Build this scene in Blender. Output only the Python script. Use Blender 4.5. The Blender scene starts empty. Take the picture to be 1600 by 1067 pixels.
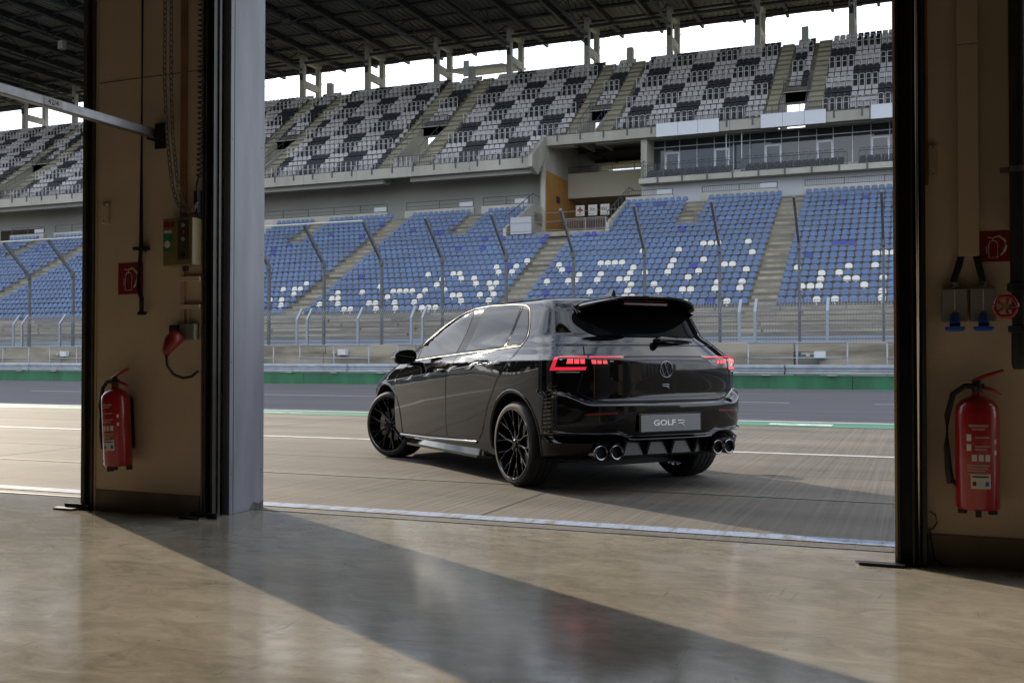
import bpy, bmesh, math, random
from mathutils import Vector, Matrix
from mathutils.bvhtree import BVHTree
from mathutils.geometry import delaunay_2d_cdt

SC = bpy.context.scene
COL = SC.collection
R_ = math.radians
random.seed(7)

# ------------------------------------------------------------------ camera
CAM_H = 0.9726
cam = bpy.data.cameras.new('camera')
cam.sensor_width = 36.0
cam.lens = 36.0 * 1580.0 / 1600.0
cam.clip_start = 0.05
cam.clip_end = 3000.0
cam_ob = bpy.data.objects.new('camera', cam)
COL.objects.link(cam_ob)
cam_ob.location = (0, 0, CAM_H)
cam_ob.rotation_euler = (R_(90 + 0.961), 0, R_(22.057))
SC.camera = cam_ob

# ------------------------------------------------------------------ sky and sun
SUN_AZ = 59.2        # degrees from +Y (straight across the track) towards -X
SUN_EL = 22.0
world = bpy.data.worlds.new('World')
SC.world = world
world.use_nodes = True
nt = world.node_tree
for n in list(nt.nodes):
    nt.nodes.remove(n)
N = nt.nodes.new
out = N('ShaderNodeOutputWorld')
bg = N('ShaderNodeBackground')
sky = N('ShaderNodeTexSky')
sky.sky_type = 'NISHITA'
sky.sun_disc = False
sky.sun_elevation = R_(SUN_EL)
sky.sun_rotation = R_(-SUN_AZ)
sky.air_density = 1.0
sky.dust_density = 0.6
sky.ozone_density = 1.2
tc = N('ShaderNodeTexCoord')
mp = N('ShaderNodeMapping')
mp.inputs['Scale'].default_value = (1.0, 1.0, 2.6)
noi = N('ShaderNodeTexNoise')
noi.inputs['Scale'].default_value = 3.4
noi.inputs['Detail'].default_value = 9.0
noi.inputs['Roughness'].default_value = 0.58
noi.inputs['Distortion'].default_value = 0.35
rmp = N('ShaderNodeValToRGB')
rmp.color_ramp.elements[0].position = 0.28
rmp.color_ramp.elements[1].position = 0.50
mx = N('ShaderNodeMix')
mx.data_type = 'RGBA'
# broken cloud: grey-blue bellies to bright white tops, the same all round the sky
cl = N('ShaderNodeValToRGB')
cl.color_ramp.elements[0].position = 0.34
cl.color_ramp.elements[1].position = 0.66
cl.color_ramp.elements[0].color = (0.34, 0.42, 0.58, 1)
cl.color_ramp.elements[1].color = (0.94, 0.97, 1.0, 1)
gain = N('ShaderNodeVectorMath')
gain.operation = 'SCALE'
gain.inputs['Scale'].default_value = 21.5
fac = N('ShaderNodeMath')
fac.operation = 'MULTIPLY'
fac.inputs[1].default_value = 0.85
L = nt.links.new
L(tc.outputs['Generated'], mp.inputs['Vector'])
L(mp.outputs['Vector'], noi.inputs['Vector'])
L(noi.outputs['Fac'], rmp.inputs['Fac'])
L(noi.outputs['Fac'], cl.inputs['Fac'])
L(cl.outputs['Color'], gain.inputs[0])
L(rmp.outputs['Color'], fac.inputs[0])
L(fac.outputs['Value'], mx.inputs['Factor'])
L(sky.outputs['Color'], mx.inputs['A'])
L(gain.outputs['Vector'], mx.inputs['B'])
L(mx.outputs['Result'], bg.inputs['Color'])
bg.inputs['Strength'].default_value = 0.12
L(bg.outputs['Background'], out.inputs['Surface'])

sun = bpy.data.lights.new('sun', 'SUN')
sun.energy = 5.0
sun.angle = R_(0.55)
sun.color = (1.0, 0.85, 0.65)
sun_ob = bpy.data.objects.new('sun', sun)
COL.objects.link(sun_ob)
_sd = Vector((-math.sin(R_(SUN_AZ)) * math.cos(R_(SUN_EL)), math.cos(R_(SUN_AZ)) * math.cos(R_(SUN_EL)), math.sin(R_(SUN_EL))))
sun_ob.rotation_euler = (-_sd).to_track_quat('-Z', 'Y').to_euler()
sun_ob.location = (-30, 20, 60)

SC.view_settings.view_transform = 'Standard'
SC.view_settings.look = 'None'
SC.view_settings.gamma = 1.0
SC.view_settings.use_curve_mapping = False
SC.view_settings.exposure = 0.40
SC.render.engine = 'CYCLES'
SC.cycles.use_denoising = True
SC.cycles.max_bounces = 10
SC.cycles.diffuse_bounces = 4
SC.cycles.sample_clamp_indirect = 6.0

# ------------------------------------------------------------------ materials
MATS = {}


def mat(name, col, rough=0.6, metal=0.0, spec=0.5, noise=0.0, nscale=8.0, bump=0.0, bscale=40.0, coat=0.0,
        emit=None, estr=0.0, stretch=None, col2=None, detail=5.0, rvar=0.0, contrast=(0.35, 0.68)):
    """procedural principled material: base colour broken up by noise, optional fine bump"""
    if name in MATS:
        return MATS[name]
    m = bpy.data.materials.new(name)
    m.use_nodes = True
    t = m.node_tree
    b = t.nodes['Principled BSDF']
    c = tuple(col) + (1.0,)
    b.inputs['Base Color'].default_value = c
    b.inputs['Roughness'].default_value = rough
    b.inputs['Metallic'].default_value = metal
    b.inputs['Specular IOR Level'].default_value = spec
    b.inputs['Coat Weight'].default_value = coat
    b.inputs['Coat Roughness'].default_value = 0.02
    if emit:
        b.inputs['Emission Color'].default_value = tuple(emit) + (1.0,)
        b.inputs['Emission Strength'].default_value = estr
    if noise or bump or col2 or rvar:
        tcn = t.nodes.new('ShaderNodeTexCoord')
        mpn = t.nodes.new('ShaderNodeMapping')
        t.links.new(tcn.outputs['Object'], mpn.inputs['Vector'])
        if stretch:
            mpn.inputs['Scale'].default_value = stretch
        nn = t.nodes.new('ShaderNodeTexNoise')
        nn.inputs['Scale'].default_value = nscale
        nn.inputs['Detail'].default_value = detail
        nn.inputs['Roughness'].default_value = 0.6
        t.links.new(mpn.outputs['Vector'], nn.inputs['Vector'])
        if noise or col2:
            rp = t.nodes.new('ShaderNodeValToRGB')
            rp.color_ramp.elements[0].position = contrast[0]
            rp.color_ramp.elements[1].position = contrast[1]
            lo = tuple(col2) if col2 else tuple(max(0.0, x * (1 - noise)) for x in col)
            hi = tuple(col) if col2 else tuple(min(1.0, x * (1 + noise)) for x in col)
            rp.color_ramp.elements[0].color = lo + (1.0,)
            rp.color_ramp.elements[1].color = hi + (1.0,)
            t.links.new(nn.outputs['Fac'], rp.inputs['Fac'])
            t.links.new(rp.outputs['Color'], b.inputs['Base Color'])
        if rvar:
            mr = t.nodes.new('ShaderNodeMapRange')
            mr.inputs['From Min'].default_value = 0.3
            mr.inputs['From Max'].default_value = 0.7
            mr.inputs['To Min'].default_value = max(0.0, rough - rvar)
            mr.inputs['To Max'].default_value = min(1.0, rough + rvar)
            t.links.new(nn.outputs['Fac'], mr.inputs['Value'])
            t.links.new(mr.outputs['Result'], b.inputs['Roughness'])
        if bump:
            n2 = t.nodes.new('ShaderNodeTexNoise')
            n2.inputs['Scale'].default_value = bscale
            n2.inputs['Detail'].default_value = 4.0
            t.links.new(mpn.outputs['Vector'], n2.inputs['Vector'])
            bp = t.nodes.new('ShaderNodeBump')
            bp.inputs['Strength'].default_value = bump
            bp.inputs['Distance'].default_value = 0.02
            t.links.new(n2.outputs['Fac'], bp.inputs['Height'])
            t.links.new(bp.outputs['Normal'], b.inputs['Normal'])
    MATS[name] = m
    return m


# ------------------------------------------------------------------ helpers
def tag(o, label=None, cat=None, group=None, kind=None):
    if label:
        o['label'] = label
    if cat:
        o['category'] = cat
    if group:
        o['group'] = group
    if kind:
        o['kind'] = kind
    return o


def empty(name, loc=(0, 0, 0), rz=0.0, parent=None):
    o = bpy.data.objects.new(name, None)
    o.empty_display_size = 0.2
    COL.objects.link(o)
    o.location = loc
    o.rotation_euler = (0, 0, rz)
    if parent:
        o.parent = parent
    return o


def link(name, me, m=None, parent=None, loc=None, rot=None):
    if m is not None and not me.materials:
        for q in (m if isinstance(m, (list, tuple)) else [m]):
            me.materials.append(q)
    o = bpy.data.objects.new(name, me)
    COL.objects.link(o)
    if parent:
        o.parent = parent
    if loc is not None:
        o.location = loc
    if rot is not None:
        o.rotation_euler = rot
    return o


class MB:
    """collects vertices and faces; build() links them as one mesh object"""

    def __init__(s):
        s.v, s.f, s.mi = [], [], []

    def add(s, vs, fs, mi=0):
        o = len(s.v)
        s.v.extend([tuple(p) for p in vs])
        s.f.extend([tuple(i + o for i in q) for q in fs])
        s.mi.extend([mi] * len(fs))
        return s

    def box(s, x0, x1, y0, y1, z0, z1, mi=0):
        return s.add([(x0, y0, z0), (x1, y0, z0), (x1, y1, z0), (x0, y1, z0), (x0, y0, z1), (x1, y0, z1), (x1, y1, z1), (x0, y1, z1)],
                     [(0, 3, 2, 1), (4, 5, 6, 7), (0, 1, 5, 4), (1, 2, 6, 5), (2, 3, 7, 6), (3, 0, 4, 7)], mi)

    def prism(s, pts, axis, a0, a1, mi=0):
        """extrude a 2-D polygon along an axis: 'x' -> pts are (y,z); 'y' -> (x,z); 'z' -> (x,y)"""
        def P(p, a):
            return {'x': (a, p[0], p[1]), 'y': (p[0], a, p[1]), 'z': (p[0], p[1], a)}[axis]
        n = len(pts)
        vs = [P(p, a0) for p in pts] + [P(p, a1) for p in pts]
        fs = [tuple(range(n))[::-1], tuple(range(n, 2 * n))] + [(i, (i + 1) % n, n + (i + 1) % n, n + i) for i in range(n)]
        return s.add(vs, fs, mi)

    def tube(s, pts, r, seg=6, mi=0, closed=False, cap=True):
        pts = [Vector(p) for p in pts]
        n = len(pts)
        rings = []
        up = Vector((0, 0, 1))
        for i, p in enumerate(pts):
            a = pts[(i - 1) % n] if (closed or i > 0) else pts[i]
            b = pts[(i + 1) % n] if (closed or i < n - 1) else pts[i]
            d = (b - a).normalized()
            u = d.cross(up)
            if u.length < 1e-3:
                u = d.cross(Vector((1, 0, 0)))
            u.normalize()
            w = u.cross(d).normalized()
            rr = r[i] if isinstance(r, (list, tuple)) else r
            rings.append([p + (u * math.cos(2 * math.pi * k / seg) + w * math.sin(2 * math.pi * k / seg)) * rr for k in range(seg)])
        vs = [q for g in rings for q in g]
        fs = []
        for i in range(n if closed else n - 1):
            j = (i + 1) % n
            for k in range(seg):
                fs.append((i * seg + k, i * seg + (k + 1) % seg, j * seg + (k + 1) % seg, j * seg + k))
        if cap and not closed:
            fs.append(tuple(range(seg))[::-1])
            fs.append(tuple((n - 1) * seg + k for k in range(seg)))
        return s.add(vs, fs, mi)

    def lathe(s, prof, seg=32, axis='z', origin=(0, 0, 0), mi=0, close=False):
        """revolve (radius, height) profile about an axis through origin"""
        ox, oy, oz = origin
        n = len(prof)
        vs = []
        for k in range(seg):
            a = 2 * math.pi * k / seg
            c, sn = math.cos(a), math.sin(a)
            for (r, h) in prof:
                if axis == 'z':
                    vs.append((ox + r * c, oy + r * sn, oz + h))
                elif axis == 'y':
                    vs.append((ox + r * c, oy + h, oz + r * sn))
                else:
                    vs.append((ox + h, oy + r * c, oz + r * sn))
        fs = []
        for k in range(seg):
            j = (k + 1) % seg
            for i in range(n if close else n - 1):
                i2 = (i + 1) % n
                q = (k * n + i, k * n + i2, j * n + i2, j * n + i)
                fs.append(q[::-1] if axis == 'y' else q)
        return s.add(vs, fs, mi)

    def mesh(s, name='m', smooth=False):
        me = bpy.data.meshes.new(name)
        me.from_pydata(s.v, [], s.f)
        if any(s.mi):
            me.polygons.foreach_set('material_index', s.mi)
        if smooth:
            me.polygons.foreach_set('use_smooth', [True] * len(s.f))
        me.update()
        return me

    def build(s, name, m=None, parent=None, smooth=False, loc=None, rot=None, auto=None, bevel=None):
        me = s.mesh(name, smooth or auto is not None)
        if auto is not None or bevel:
            bm = bmesh.new()
            bm.from_mesh(me)
            bmesh.ops.remove_doubles(bm, verts=bm.verts, dist=1e-6)
            if bevel:
                bmesh.ops.bevel(bm, geom=[e for e in bm.edges if len(e.link_faces) == 2 and e.calc_face_angle(0) > 0.6], offset=bevel,
                                segments=2, affect='EDGES', profile=0.5, clamp_overlap=True)
            bmesh.ops.recalc_face_normals(bm, faces=bm.faces)
            if auto is not None:
                for e in bm.edges:
                    if len(e.link_faces) == 2 and e.calc_face_angle(0) > auto:
                        e.smooth = False
            bm.to_mesh(me)
            bm.free()
        return link(name, me, m, parent, loc, rot)


def text_mesh(txt, size, depth=0.0005, sx=1.0, name='lettering', align='CENTER', bold=0.0):
    cu = bpy.data.curves.new(name, 'FONT')
    cu.body = txt
    cu.size = size
    cu.extrude = depth
    cu.offset = bold
    cu.align_x = align
    cu.align_y = 'CENTER'
    cu.resolution_u = 3
    o = bpy.data.objects.new(name, cu)
    COL.objects.link(o)
    dg = bpy.context.evaluated_depsgraph_get()
    me = bpy.data.meshes.new_from_object(o.evaluated_get(dg))
    bpy.data.objects.remove(o)
    for v in me.vertices:
        v.co.x *= sx
    return me
# ================================================================== the garage the camera stands in
WALL_Y = 5.05          # inner face of the front wall
OUT_Y = 5.54           # outer face


def floor_material():
    m = bpy.data.materials.new('polished_screed')
    m.use_nodes = True
    t = m.node_tree
    b = t.nodes['Principled BSDF']
    tcn = t.nodes.new('ShaderNodeTexCoord')

    def noise(scale, stretch, detail=6, rough=0.6, dist=0.0):
        mpn = t.nodes.new('ShaderNodeMapping')
        mpn.inputs['Scale'].default_value = stretch
        mpn.inputs['Rotation'].default_value = (0, 0, 0.5)
        t.links.new(tcn.outputs['Object'], mpn.inputs['Vector'])
        n = t.nodes.new('ShaderNodeTexNoise')
        n.inputs['Scale'].default_value = scale
        n.inputs['Detail'].default_value = detail
        n.inputs['Roughness'].default_value = rough
        n.inputs['Distortion'].default_value = dist
        t.links.new(mpn.outputs['Vector'], n.inputs['Vector'])
        return n
    big = noise(0.9, (1, 1, 1), 7, 0.62, 0.6)
    fine = noise(5.0, (0.8, 1.5, 1), 9, 0.72, 1.0)
    scr = noise(9.0, (0.5, 3.0, 1), 7, 0.75, 1.5)
    rp = t.nodes.new('ShaderNodeValToRGB')
    rp.color_ramp.elements[0].position = 0.34
    rp.color_ramp.elements[1].position = 0.66
    rp.color_ramp.elements[0].color = (0.165, 0.147, 0.112, 1)
    rp.color_ramp.elements[1].color = (0.385, 0.352, 0.285, 1)
    mixf = t.nodes.new('ShaderNodeMix')
    mixf.data_type = 'FLOAT'
    mixf.inputs[0].default_value = 0.55
    t.links.new(big.outputs['Fac'], mixf.inputs[2])
    t.links.new(fine.outputs['Fac'], mixf.inputs[3])
    t.links.new(mixf.outputs[0], rp.inputs['Fac'])
    # fine scuffs: thin pale scratches and dark specks
    def layer(src, lo, hi, col, prev):
        r2 = t.nodes.new('ShaderNodeValToRGB')
        r2.color_ramp.elements[0].position = lo
        r2.color_ramp.elements[1].position = hi
        r2.color_ramp.elements[0].color = (0, 0, 0, 1)
        r2.color_ramp.elements[1].color = (1, 1, 1, 1)
        t.links.new(src, r2.inputs['Fac'])
        m2 = t.nodes.new('ShaderNodeMix')
        m2.data_type = 'RGBA'
        t.links.new(r2.outputs['Color'], m2.inputs['Factor'])
        t.links.new(prev, m2.inputs['A'])
        m2.inputs['B'].default_value = col
        return m2.outputs['Result']
    s1 = noise(3.0, (0.5, 14.0, 1), 6, 0.7, 2.5)
    s2 = noise(2.6, (13.0, 0.7, 1), 6, 0.7, 2.0)
    s3 = noise(38.0, (1, 1, 1), 2, 0.5)
    c1 = layer(s1.outputs['Fac'], 0.62, 0.72, (0.46, 0.43, 0.36, 1), rp.outputs['Color'])
    c2 = layer(s2.outputs['Fac'], 0.63, 0.72, (0.15, 0.13, 0.105, 1), c1)
    c3 = layer(s3.outputs['Fac'], 0.745, 0.77, (0.05, 0.045, 0.04, 1), c2)
    t.links.new(c3, b.inputs['Base Color'])
    mr = t.nodes.new('ShaderNodeMapRange')
    mr.inputs['From Min'].default_value = 0.32
    mr.inputs['From Max'].default_value = 0.70
    mr.inputs['To Min'].default_value = 0.05
    mr.inputs['To Max'].default_value = 0.20
    t.links.new(scr.outputs['Fac'], mr.inputs['Value'])
    t.links.new(mr.outputs['Result'], b.inputs['Roughness'])
    bp = t.nodes.new('ShaderNodeBump')
    bp.inputs['Strength'].default_value = 0.06
    bp.inputs['Distance'].default_value = 0.01
    t.links.new(fine.outputs['Fac'], bp.inputs['Height'])
    t.links.new(bp.outputs['Normal'], b.inputs['Normal'])
    b.inputs['Specular IOR Level'].default_value = 0.7
    MATS['floor'] = m
    return m


M_FLOOR = floor_material()
M_WALL = mat('cream_wall_paint', (0.62, 0.485, 0.345), 0.75, noise=0.07, nscale=2.5, bump=0.05, bscale=60)
M_BASE = mat('brown_skirting', (0.16, 0.12, 0.085), 0.7, noise=0.2, nscale=3)
M_CEIL = mat('garage_ceiling_paint', (0.16, 0.15, 0.135), 0.8, noise=0.1, nscale=2)
M_FACADE = mat('facade_grey_panel', (0.030, 0.030, 0.033), 0.5, noise=0.1, nscale=1.5)
M_RAIL = mat('door_guide_dark_steel', (0.030, 0.028, 0.022), 0.45, metal=0.3, noise=0.4, nscale=5)
M_RAILG = mat('door_guide_olive_steel', (0.060, 0.055, 0.035), 0.55, noise=0.35, nscale=4)
M_WHITEP = mat('white_lacquered_panel', (0.205, 0.21, 0.245), 0.45, noise=0.16, nscale=2.2, stretch=(3, 3, 0.5))
M_STEEL = mat('bare_steel', (0.20, 0.20, 0.20), 0.45, metal=0.9, noise=0.2, nscale=12)
M_CHROME = mat('bright_edge_strip', (0.75, 0.72, 0.66), 0.22, metal=1.0)
M_BLACK = mat('black_rubber', (0.012, 0.012, 0.012), 0.6)
M_BLKMET = mat('black_painted_pipe', (0.014, 0.013, 0.013), 0.45, noise=0.3, nscale=9)
M_RED = mat('extinguisher_red', (0.33, 0.008, 0.010), 0.28, coat=0.4)
M_REDS = mat('sign_red', (0.22, 0.008, 0.012), 0.5)
M_WHITE = mat('white_print', (0.60, 0.58, 0.53), 0.6)
M_YELLOWB = mat('control_box_yellow', (0.20, 0.155, 0.055), 0.5, noise=0.1, nscale=6)
M_GREYBOX = mat('grey_plastic', (0.22, 0.21, 0.185), 0.5)
M_BLUE = mat('blue_plastic', (0.02, 0.09, 0.42), 0.4)
M_REDP = mat('red_plastic', (0.20, 0.012, 0.012), 0.4)
M_ORANGE = mat('orange_brown_strip', (0.30, 0.15, 0.06), 0.6, noise=0.2, nscale=4)
M_DUCT = mat('cable_duct_beige', (0.46, 0.35, 0.24), 0.6)
M_GREEN = mat('green_sticker', (0.02, 0.20, 0.09), 0.5)

GX0, GX1, GY0, CEIL_Z, DOOR_Z = -19.3, 11.2, -7.5, 3.85, 3.70
fl = MB().box(GX0, GX1, GY0, 5.43, -0.15, 0.0).build('floor', M_FLOOR)
tag(fl, kind='structure')
o = MB().box(GX0, GX1, GY0, OUT_Y, CEIL_Z, CEIL_Z + 0.1).build('ceiling', M_CEIL)
tag(o, kind='structure')
o = MB().box(GX0, GX1, GY0 - 0.2, GY0, 0.0, CEIL_Z).build('wall_back', mat('dark_garage_wall', (0.16, 0.145, 0.12), 0.8))
tag(o, kind='structure')
for nm, xa, xb in (('wall_left', GX0 - 0.2, GX0), ('wall_right', GX1, GX1 + 0.2)):
    o = MB().box(xa, xb, GY0 - 0.2, OUT_Y, 0.0, CEIL_Z + 0.1).build(nm, mat('dark_garage_wall', (0.16, 0.145, 0.12), 0.8))
    tag(o, kind='structure')
# the building above the doors: lintel, upper storey and flat roof
bld = empty('pit_building', (0, 5.5, 0))
tag(bld, 'pit building lintel and flat roof above the garage doors', 'building')


def under(parent, o):
    """parent while keeping world placement of a mesh written in world coordinates"""
    o.parent = parent
    o.matrix_parent_inverse = Matrix.Translation(-Vector(parent.location)) if parent.rotation_euler.z == 0 else parent.matrix_world.inverted()
    return o


under(bld, MB().box(GX0, GX1, WALL_Y, OUT_Y, DOOR_Z, CEIL_Z - 0.003).build('lintel', M_CEIL))
under(bld, MB().box(GX0 - 0.25, GX1 + 0.25, GY0 - 0.25, OUT_Y + 0.07, 3.953, 4.0).build('roof', M_CEIL))
nb = empty('added_garages', (12, 5.5, 0))  # unseen row, added so the tailgate reflects dark facade instead of sky
tag(nb, 'long dark row of closed garages, added out of view for the car reflection', 'building')
under(nb, MB().box(GX1 + 0.45, 140.0, GY0, OUT_Y - 0.1, 0.0, 4.0).build('wall', M_FACADE))
for k in range(24):
    xa = GX1 + 1.0 + k * 5.05
    under(nb, MB().box(xa, xa + 4.0, OUT_Y - 0.099, OUT_Y - 0.05, 0.0, 3.7).build('garage_door', mat('dark_door', (0.022, 0.022, 0.024), 0.4)))
# steel angle along the threshold
o = MB().box(GX0, GX1, 5.431, 5.462, -0.15, 0.004).build('threshold_angle', M_STEEL)
tag(o, kind='structure')


# ------------------------------------------------------------------ pillars between the doors
def pillar(x0, x1, label, detail=False):
    root = empty('door_pillar', (x0, WALL_Y, 0))
    tag(root, label, 'pillar', 'pillars between the garage doors')
    g = 0.11

    def part(mb, name, m, **k):
        return under(root, mb.build(name, m, **k))
    xa, xb = x0 + g, x1 - g
    part(MB().box(xa, xb, WALL_Y, OUT_Y - 0.05, 0.13, DOOR_Z + 0.14), 'wall_face', M_WALL)
    part(MB().box(xa + 0.003, xb - 0.003, WALL_Y - 0.008, OUT_Y - 0.06, 0.0, 0.13), 'skirting', M_BASE)
    # left guide: open steel channel
    mb = MB()
    mb.box(x0, x0 + 0.012, WALL_Y - 0.02, OUT_Y - 0.1, 0, DOOR_Z + 0.14)
    mb.box(x0 + 0.012, xa - 0.03, WALL_Y + 0.02, WALL_Y + 0.04, 0, DOOR_Z + 0.14)
    mb.box(xa - 0.03, xa - 0.018, WALL_Y - 0.02, OUT_Y - 0.1, 0, DOOR_Z + 0.14)
    mb.box(x0 + 0.012, x0 + 0.03, WALL_Y - 0.02, WALL_Y - 0.008, 0, DOOR_Z + 0.14)
    part(mb, 'guide_rail', M_RAILG)
    part(MB().box(xa - 0.017, xa - 0.002, WALL_Y - 0.004, OUT_Y - 0.1, 0, DOOR_Z + 0.14), 'cover_strip', M_WALL)
    # right guide with its bright lip
    mb = MB()
    mb.box(xb + 0.022, xb + 0.034, WALL_Y - 0.01, WALL_Y + 0.12, 0, DOOR_Z + 0.14)
    mb.box(xb + 0.034, x1 - 0.02, WALL_Y + 0.05, WALL_Y + 0.07, 0, DOOR_Z + 0.14)
    mb.box(x1 - 0.046, x1 - 0.03, WALL_Y + 0.01, WALL_Y + 0.05, 0, DOOR_Z + 0.14)
    part(mb, 'guide_rail', M_RAIL)
    mb = MB()
    mb.tube([(xb + 0.012, WALL_Y - 0.004, 0), (xb + 0.012, WALL_Y - 0.004, DOOR_Z + 0.14)], 0.008, 8)
    part(mb, 'guide_lip', M_STEEL)
    part(MB().box(x1 - 0.055, x1, WALL_Y + 0.135, OUT_Y, 0.0, DOOR_Z + 0.14), 'reveal_panel', M_WHITEP, bevel=0.004)
    part(MB().box(x1 - 0.0545, x1 + 0.0012, WALL_Y + 0.17, WALL_Y + 0.174, 0.001, DOOR_Z + 0.14), 'reveal_joint', M_BLACK)
    part(MB().box(x0 - 0.006, x0 - 0.001, WALL_Y + 0.06, OUT_Y - 0.004, 0.0, DOOR_Z + 0.14), 'dark_reflection_panel', M_FACADE)  # added dark panel, keeps the sunlit cream side out of the car reflection
    for zz in (0.25, 0.95, 1.65, 2.35, 3.05):
        for yy in (WALL_Y + 0.155, OUT_Y - 0.03):
            part(MB().lathe([(0.0, 0.0022), (0.0045, 0.002), (0.006, 0.0)], 8, 'x', (x1, yy, zz)), 'panel_screw', M_STEEL)
    part(MB().prism([(OUT_Y - 0.16, 0.0), (OUT_Y - 0.004, 0.0), (OUT_Y - 0.004, 0.055), (OUT_Y - 0.05, 0.035), (OUT_Y - 0.11, 0.05)], 'x', x1 + 0.0002, x1 + 0.0012), 'scuffed_patch', mat('scuffed_primer', (0.10, 0.095, 0.09), 0.8, noise=0.4, nscale=30))
    # outer cladding of the pillar
    part(MB().box(x0 + 0.013, x1 - 0.056, OUT_Y - 0.045, OUT_Y - 0.004, 0.0, DOOR_Z + 0.14), 'outer_cladding', M_FACADE)
    for xx in (x0 - 0.02, x1 - 0.06):
        mb = MB()
        mb.prism([(xx - 0.16, WALL_Y - 0.035), (xx - 0.13, WALL_Y - 0.10), (xx + 0.02, WALL_Y - 0.10), (xx + 0.04, WALL_Y - 0.03)], 'z', 0.0, 0.012)
        mb.box(xx - 0.10, xx + 0.10, WALL_Y - 0.035, WALL_Y - 0.025, 0.0, 0.035)
        part(mb, 'foot_plate', M_BLKMET)
    return root


P_LEFT = pillar(-5.05, -4.0, 'cream pillar between two garage doors, left of the black car')
pillar(-15.15, -14.1, 'cream garage door pillar far to the left of the camera')
pillar(-10.1, -9.05, 'second garage door pillar to the left of the camera')
pillar(5.0, 6.05, 'garage door pillar to the right of the camera')

# right-hand wall piece with its guide
rw = empty('door_side_wall', (-0.12, 5.1, 0))
tag(rw, 'cream wall piece right of the garage door with steel guide', 'wall')
RW_Y = 5.20


def rpart(mb, name, m, **k):
    return under(rw, mb.build(name, m, **k))


H2 = DOOR_Z + 0.14
rpart(MB().box(0.02, 1.0, RW_Y, OUT_Y - 0.05, 0.145, H2), 'wall_face', M_WALL)
rpart(MB().box(0.022, 0.997, RW_Y - 0.008, OUT_Y - 0.06, 0.0, 0.145), 'skirting', M_BASE)
mb = MB()
mb.box(-0.108, -0.098, 5.09, OUT_Y - 0.1, 0, H2)
mb.box(-0.098, -0.045, 5.19, 5.21, 0, H2)
mb.box(-0.045, -0.035, 5.09, OUT_Y - 0.1, 0, H2)
mb.box(-0.035, 0.018, 5.17, 5.19, 0, H2)
rpart(mb, 'guide_rail', M_RAIL)
rpart(MB().box(-0.122, -0.110, 5.10, 5.13, 0.0, H2), 'edge_trim', M_DUCT)
rpart(MB().box(-0.122, -0.110, 5.131, OUT_Y, 0.0, H2), 'dark_reveal_panel', M_FACADE)  # dark facing added so the tailgate mirrors no sunlit strip here
rpart(MB().tube([(-0.016, 5.10, 0.0), (-0.016, 5.10, H2)], 0.0085, 8), 'guide_lip', M_CHROME, smooth=True)
rpart(MB().box(0.0, 0.017, 5.10, 5.169, 0, H2), 'guide_return', M_RAIL)
rpart(MB().box(-0.10, 0.997, OUT_Y - 0.045, OUT_Y - 0.004, 0.0, H2), 'outer_cladding', M_FACADE)
mb = MB()
mb.prism([(-0.30, 5.10), (-0.28, 5.045), (-0.08, 5.045), (-0.07, 5.10)], 'z', 0.0, 0.013)
rpart(mb, 'foot_plate', M_BLKMET)
mb = MB()
mb.tube([(0.03, 5.19, 0.25), (0.055, 5.185, 0.235), (0.062, 5.18, 0.20), (0.045, 5.185, 0.17), (0.02, 5.19, 0.165)], 0.003, 5)
mb.tube([(0.03, 5.19, 0.16), (0.035, 5.185, 0.11), (0.05, 5.17, 0.03), (0.09, 5.16, 0.006)], 0.004, 5)
rpart(mb, 'loose_wire', M_BLACK)

S2 = 5.20 / 5.08


def RX(x):
    return x * S2


def RZ(z):
    return CAM_H + (z - CAM_H) * S2


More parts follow.
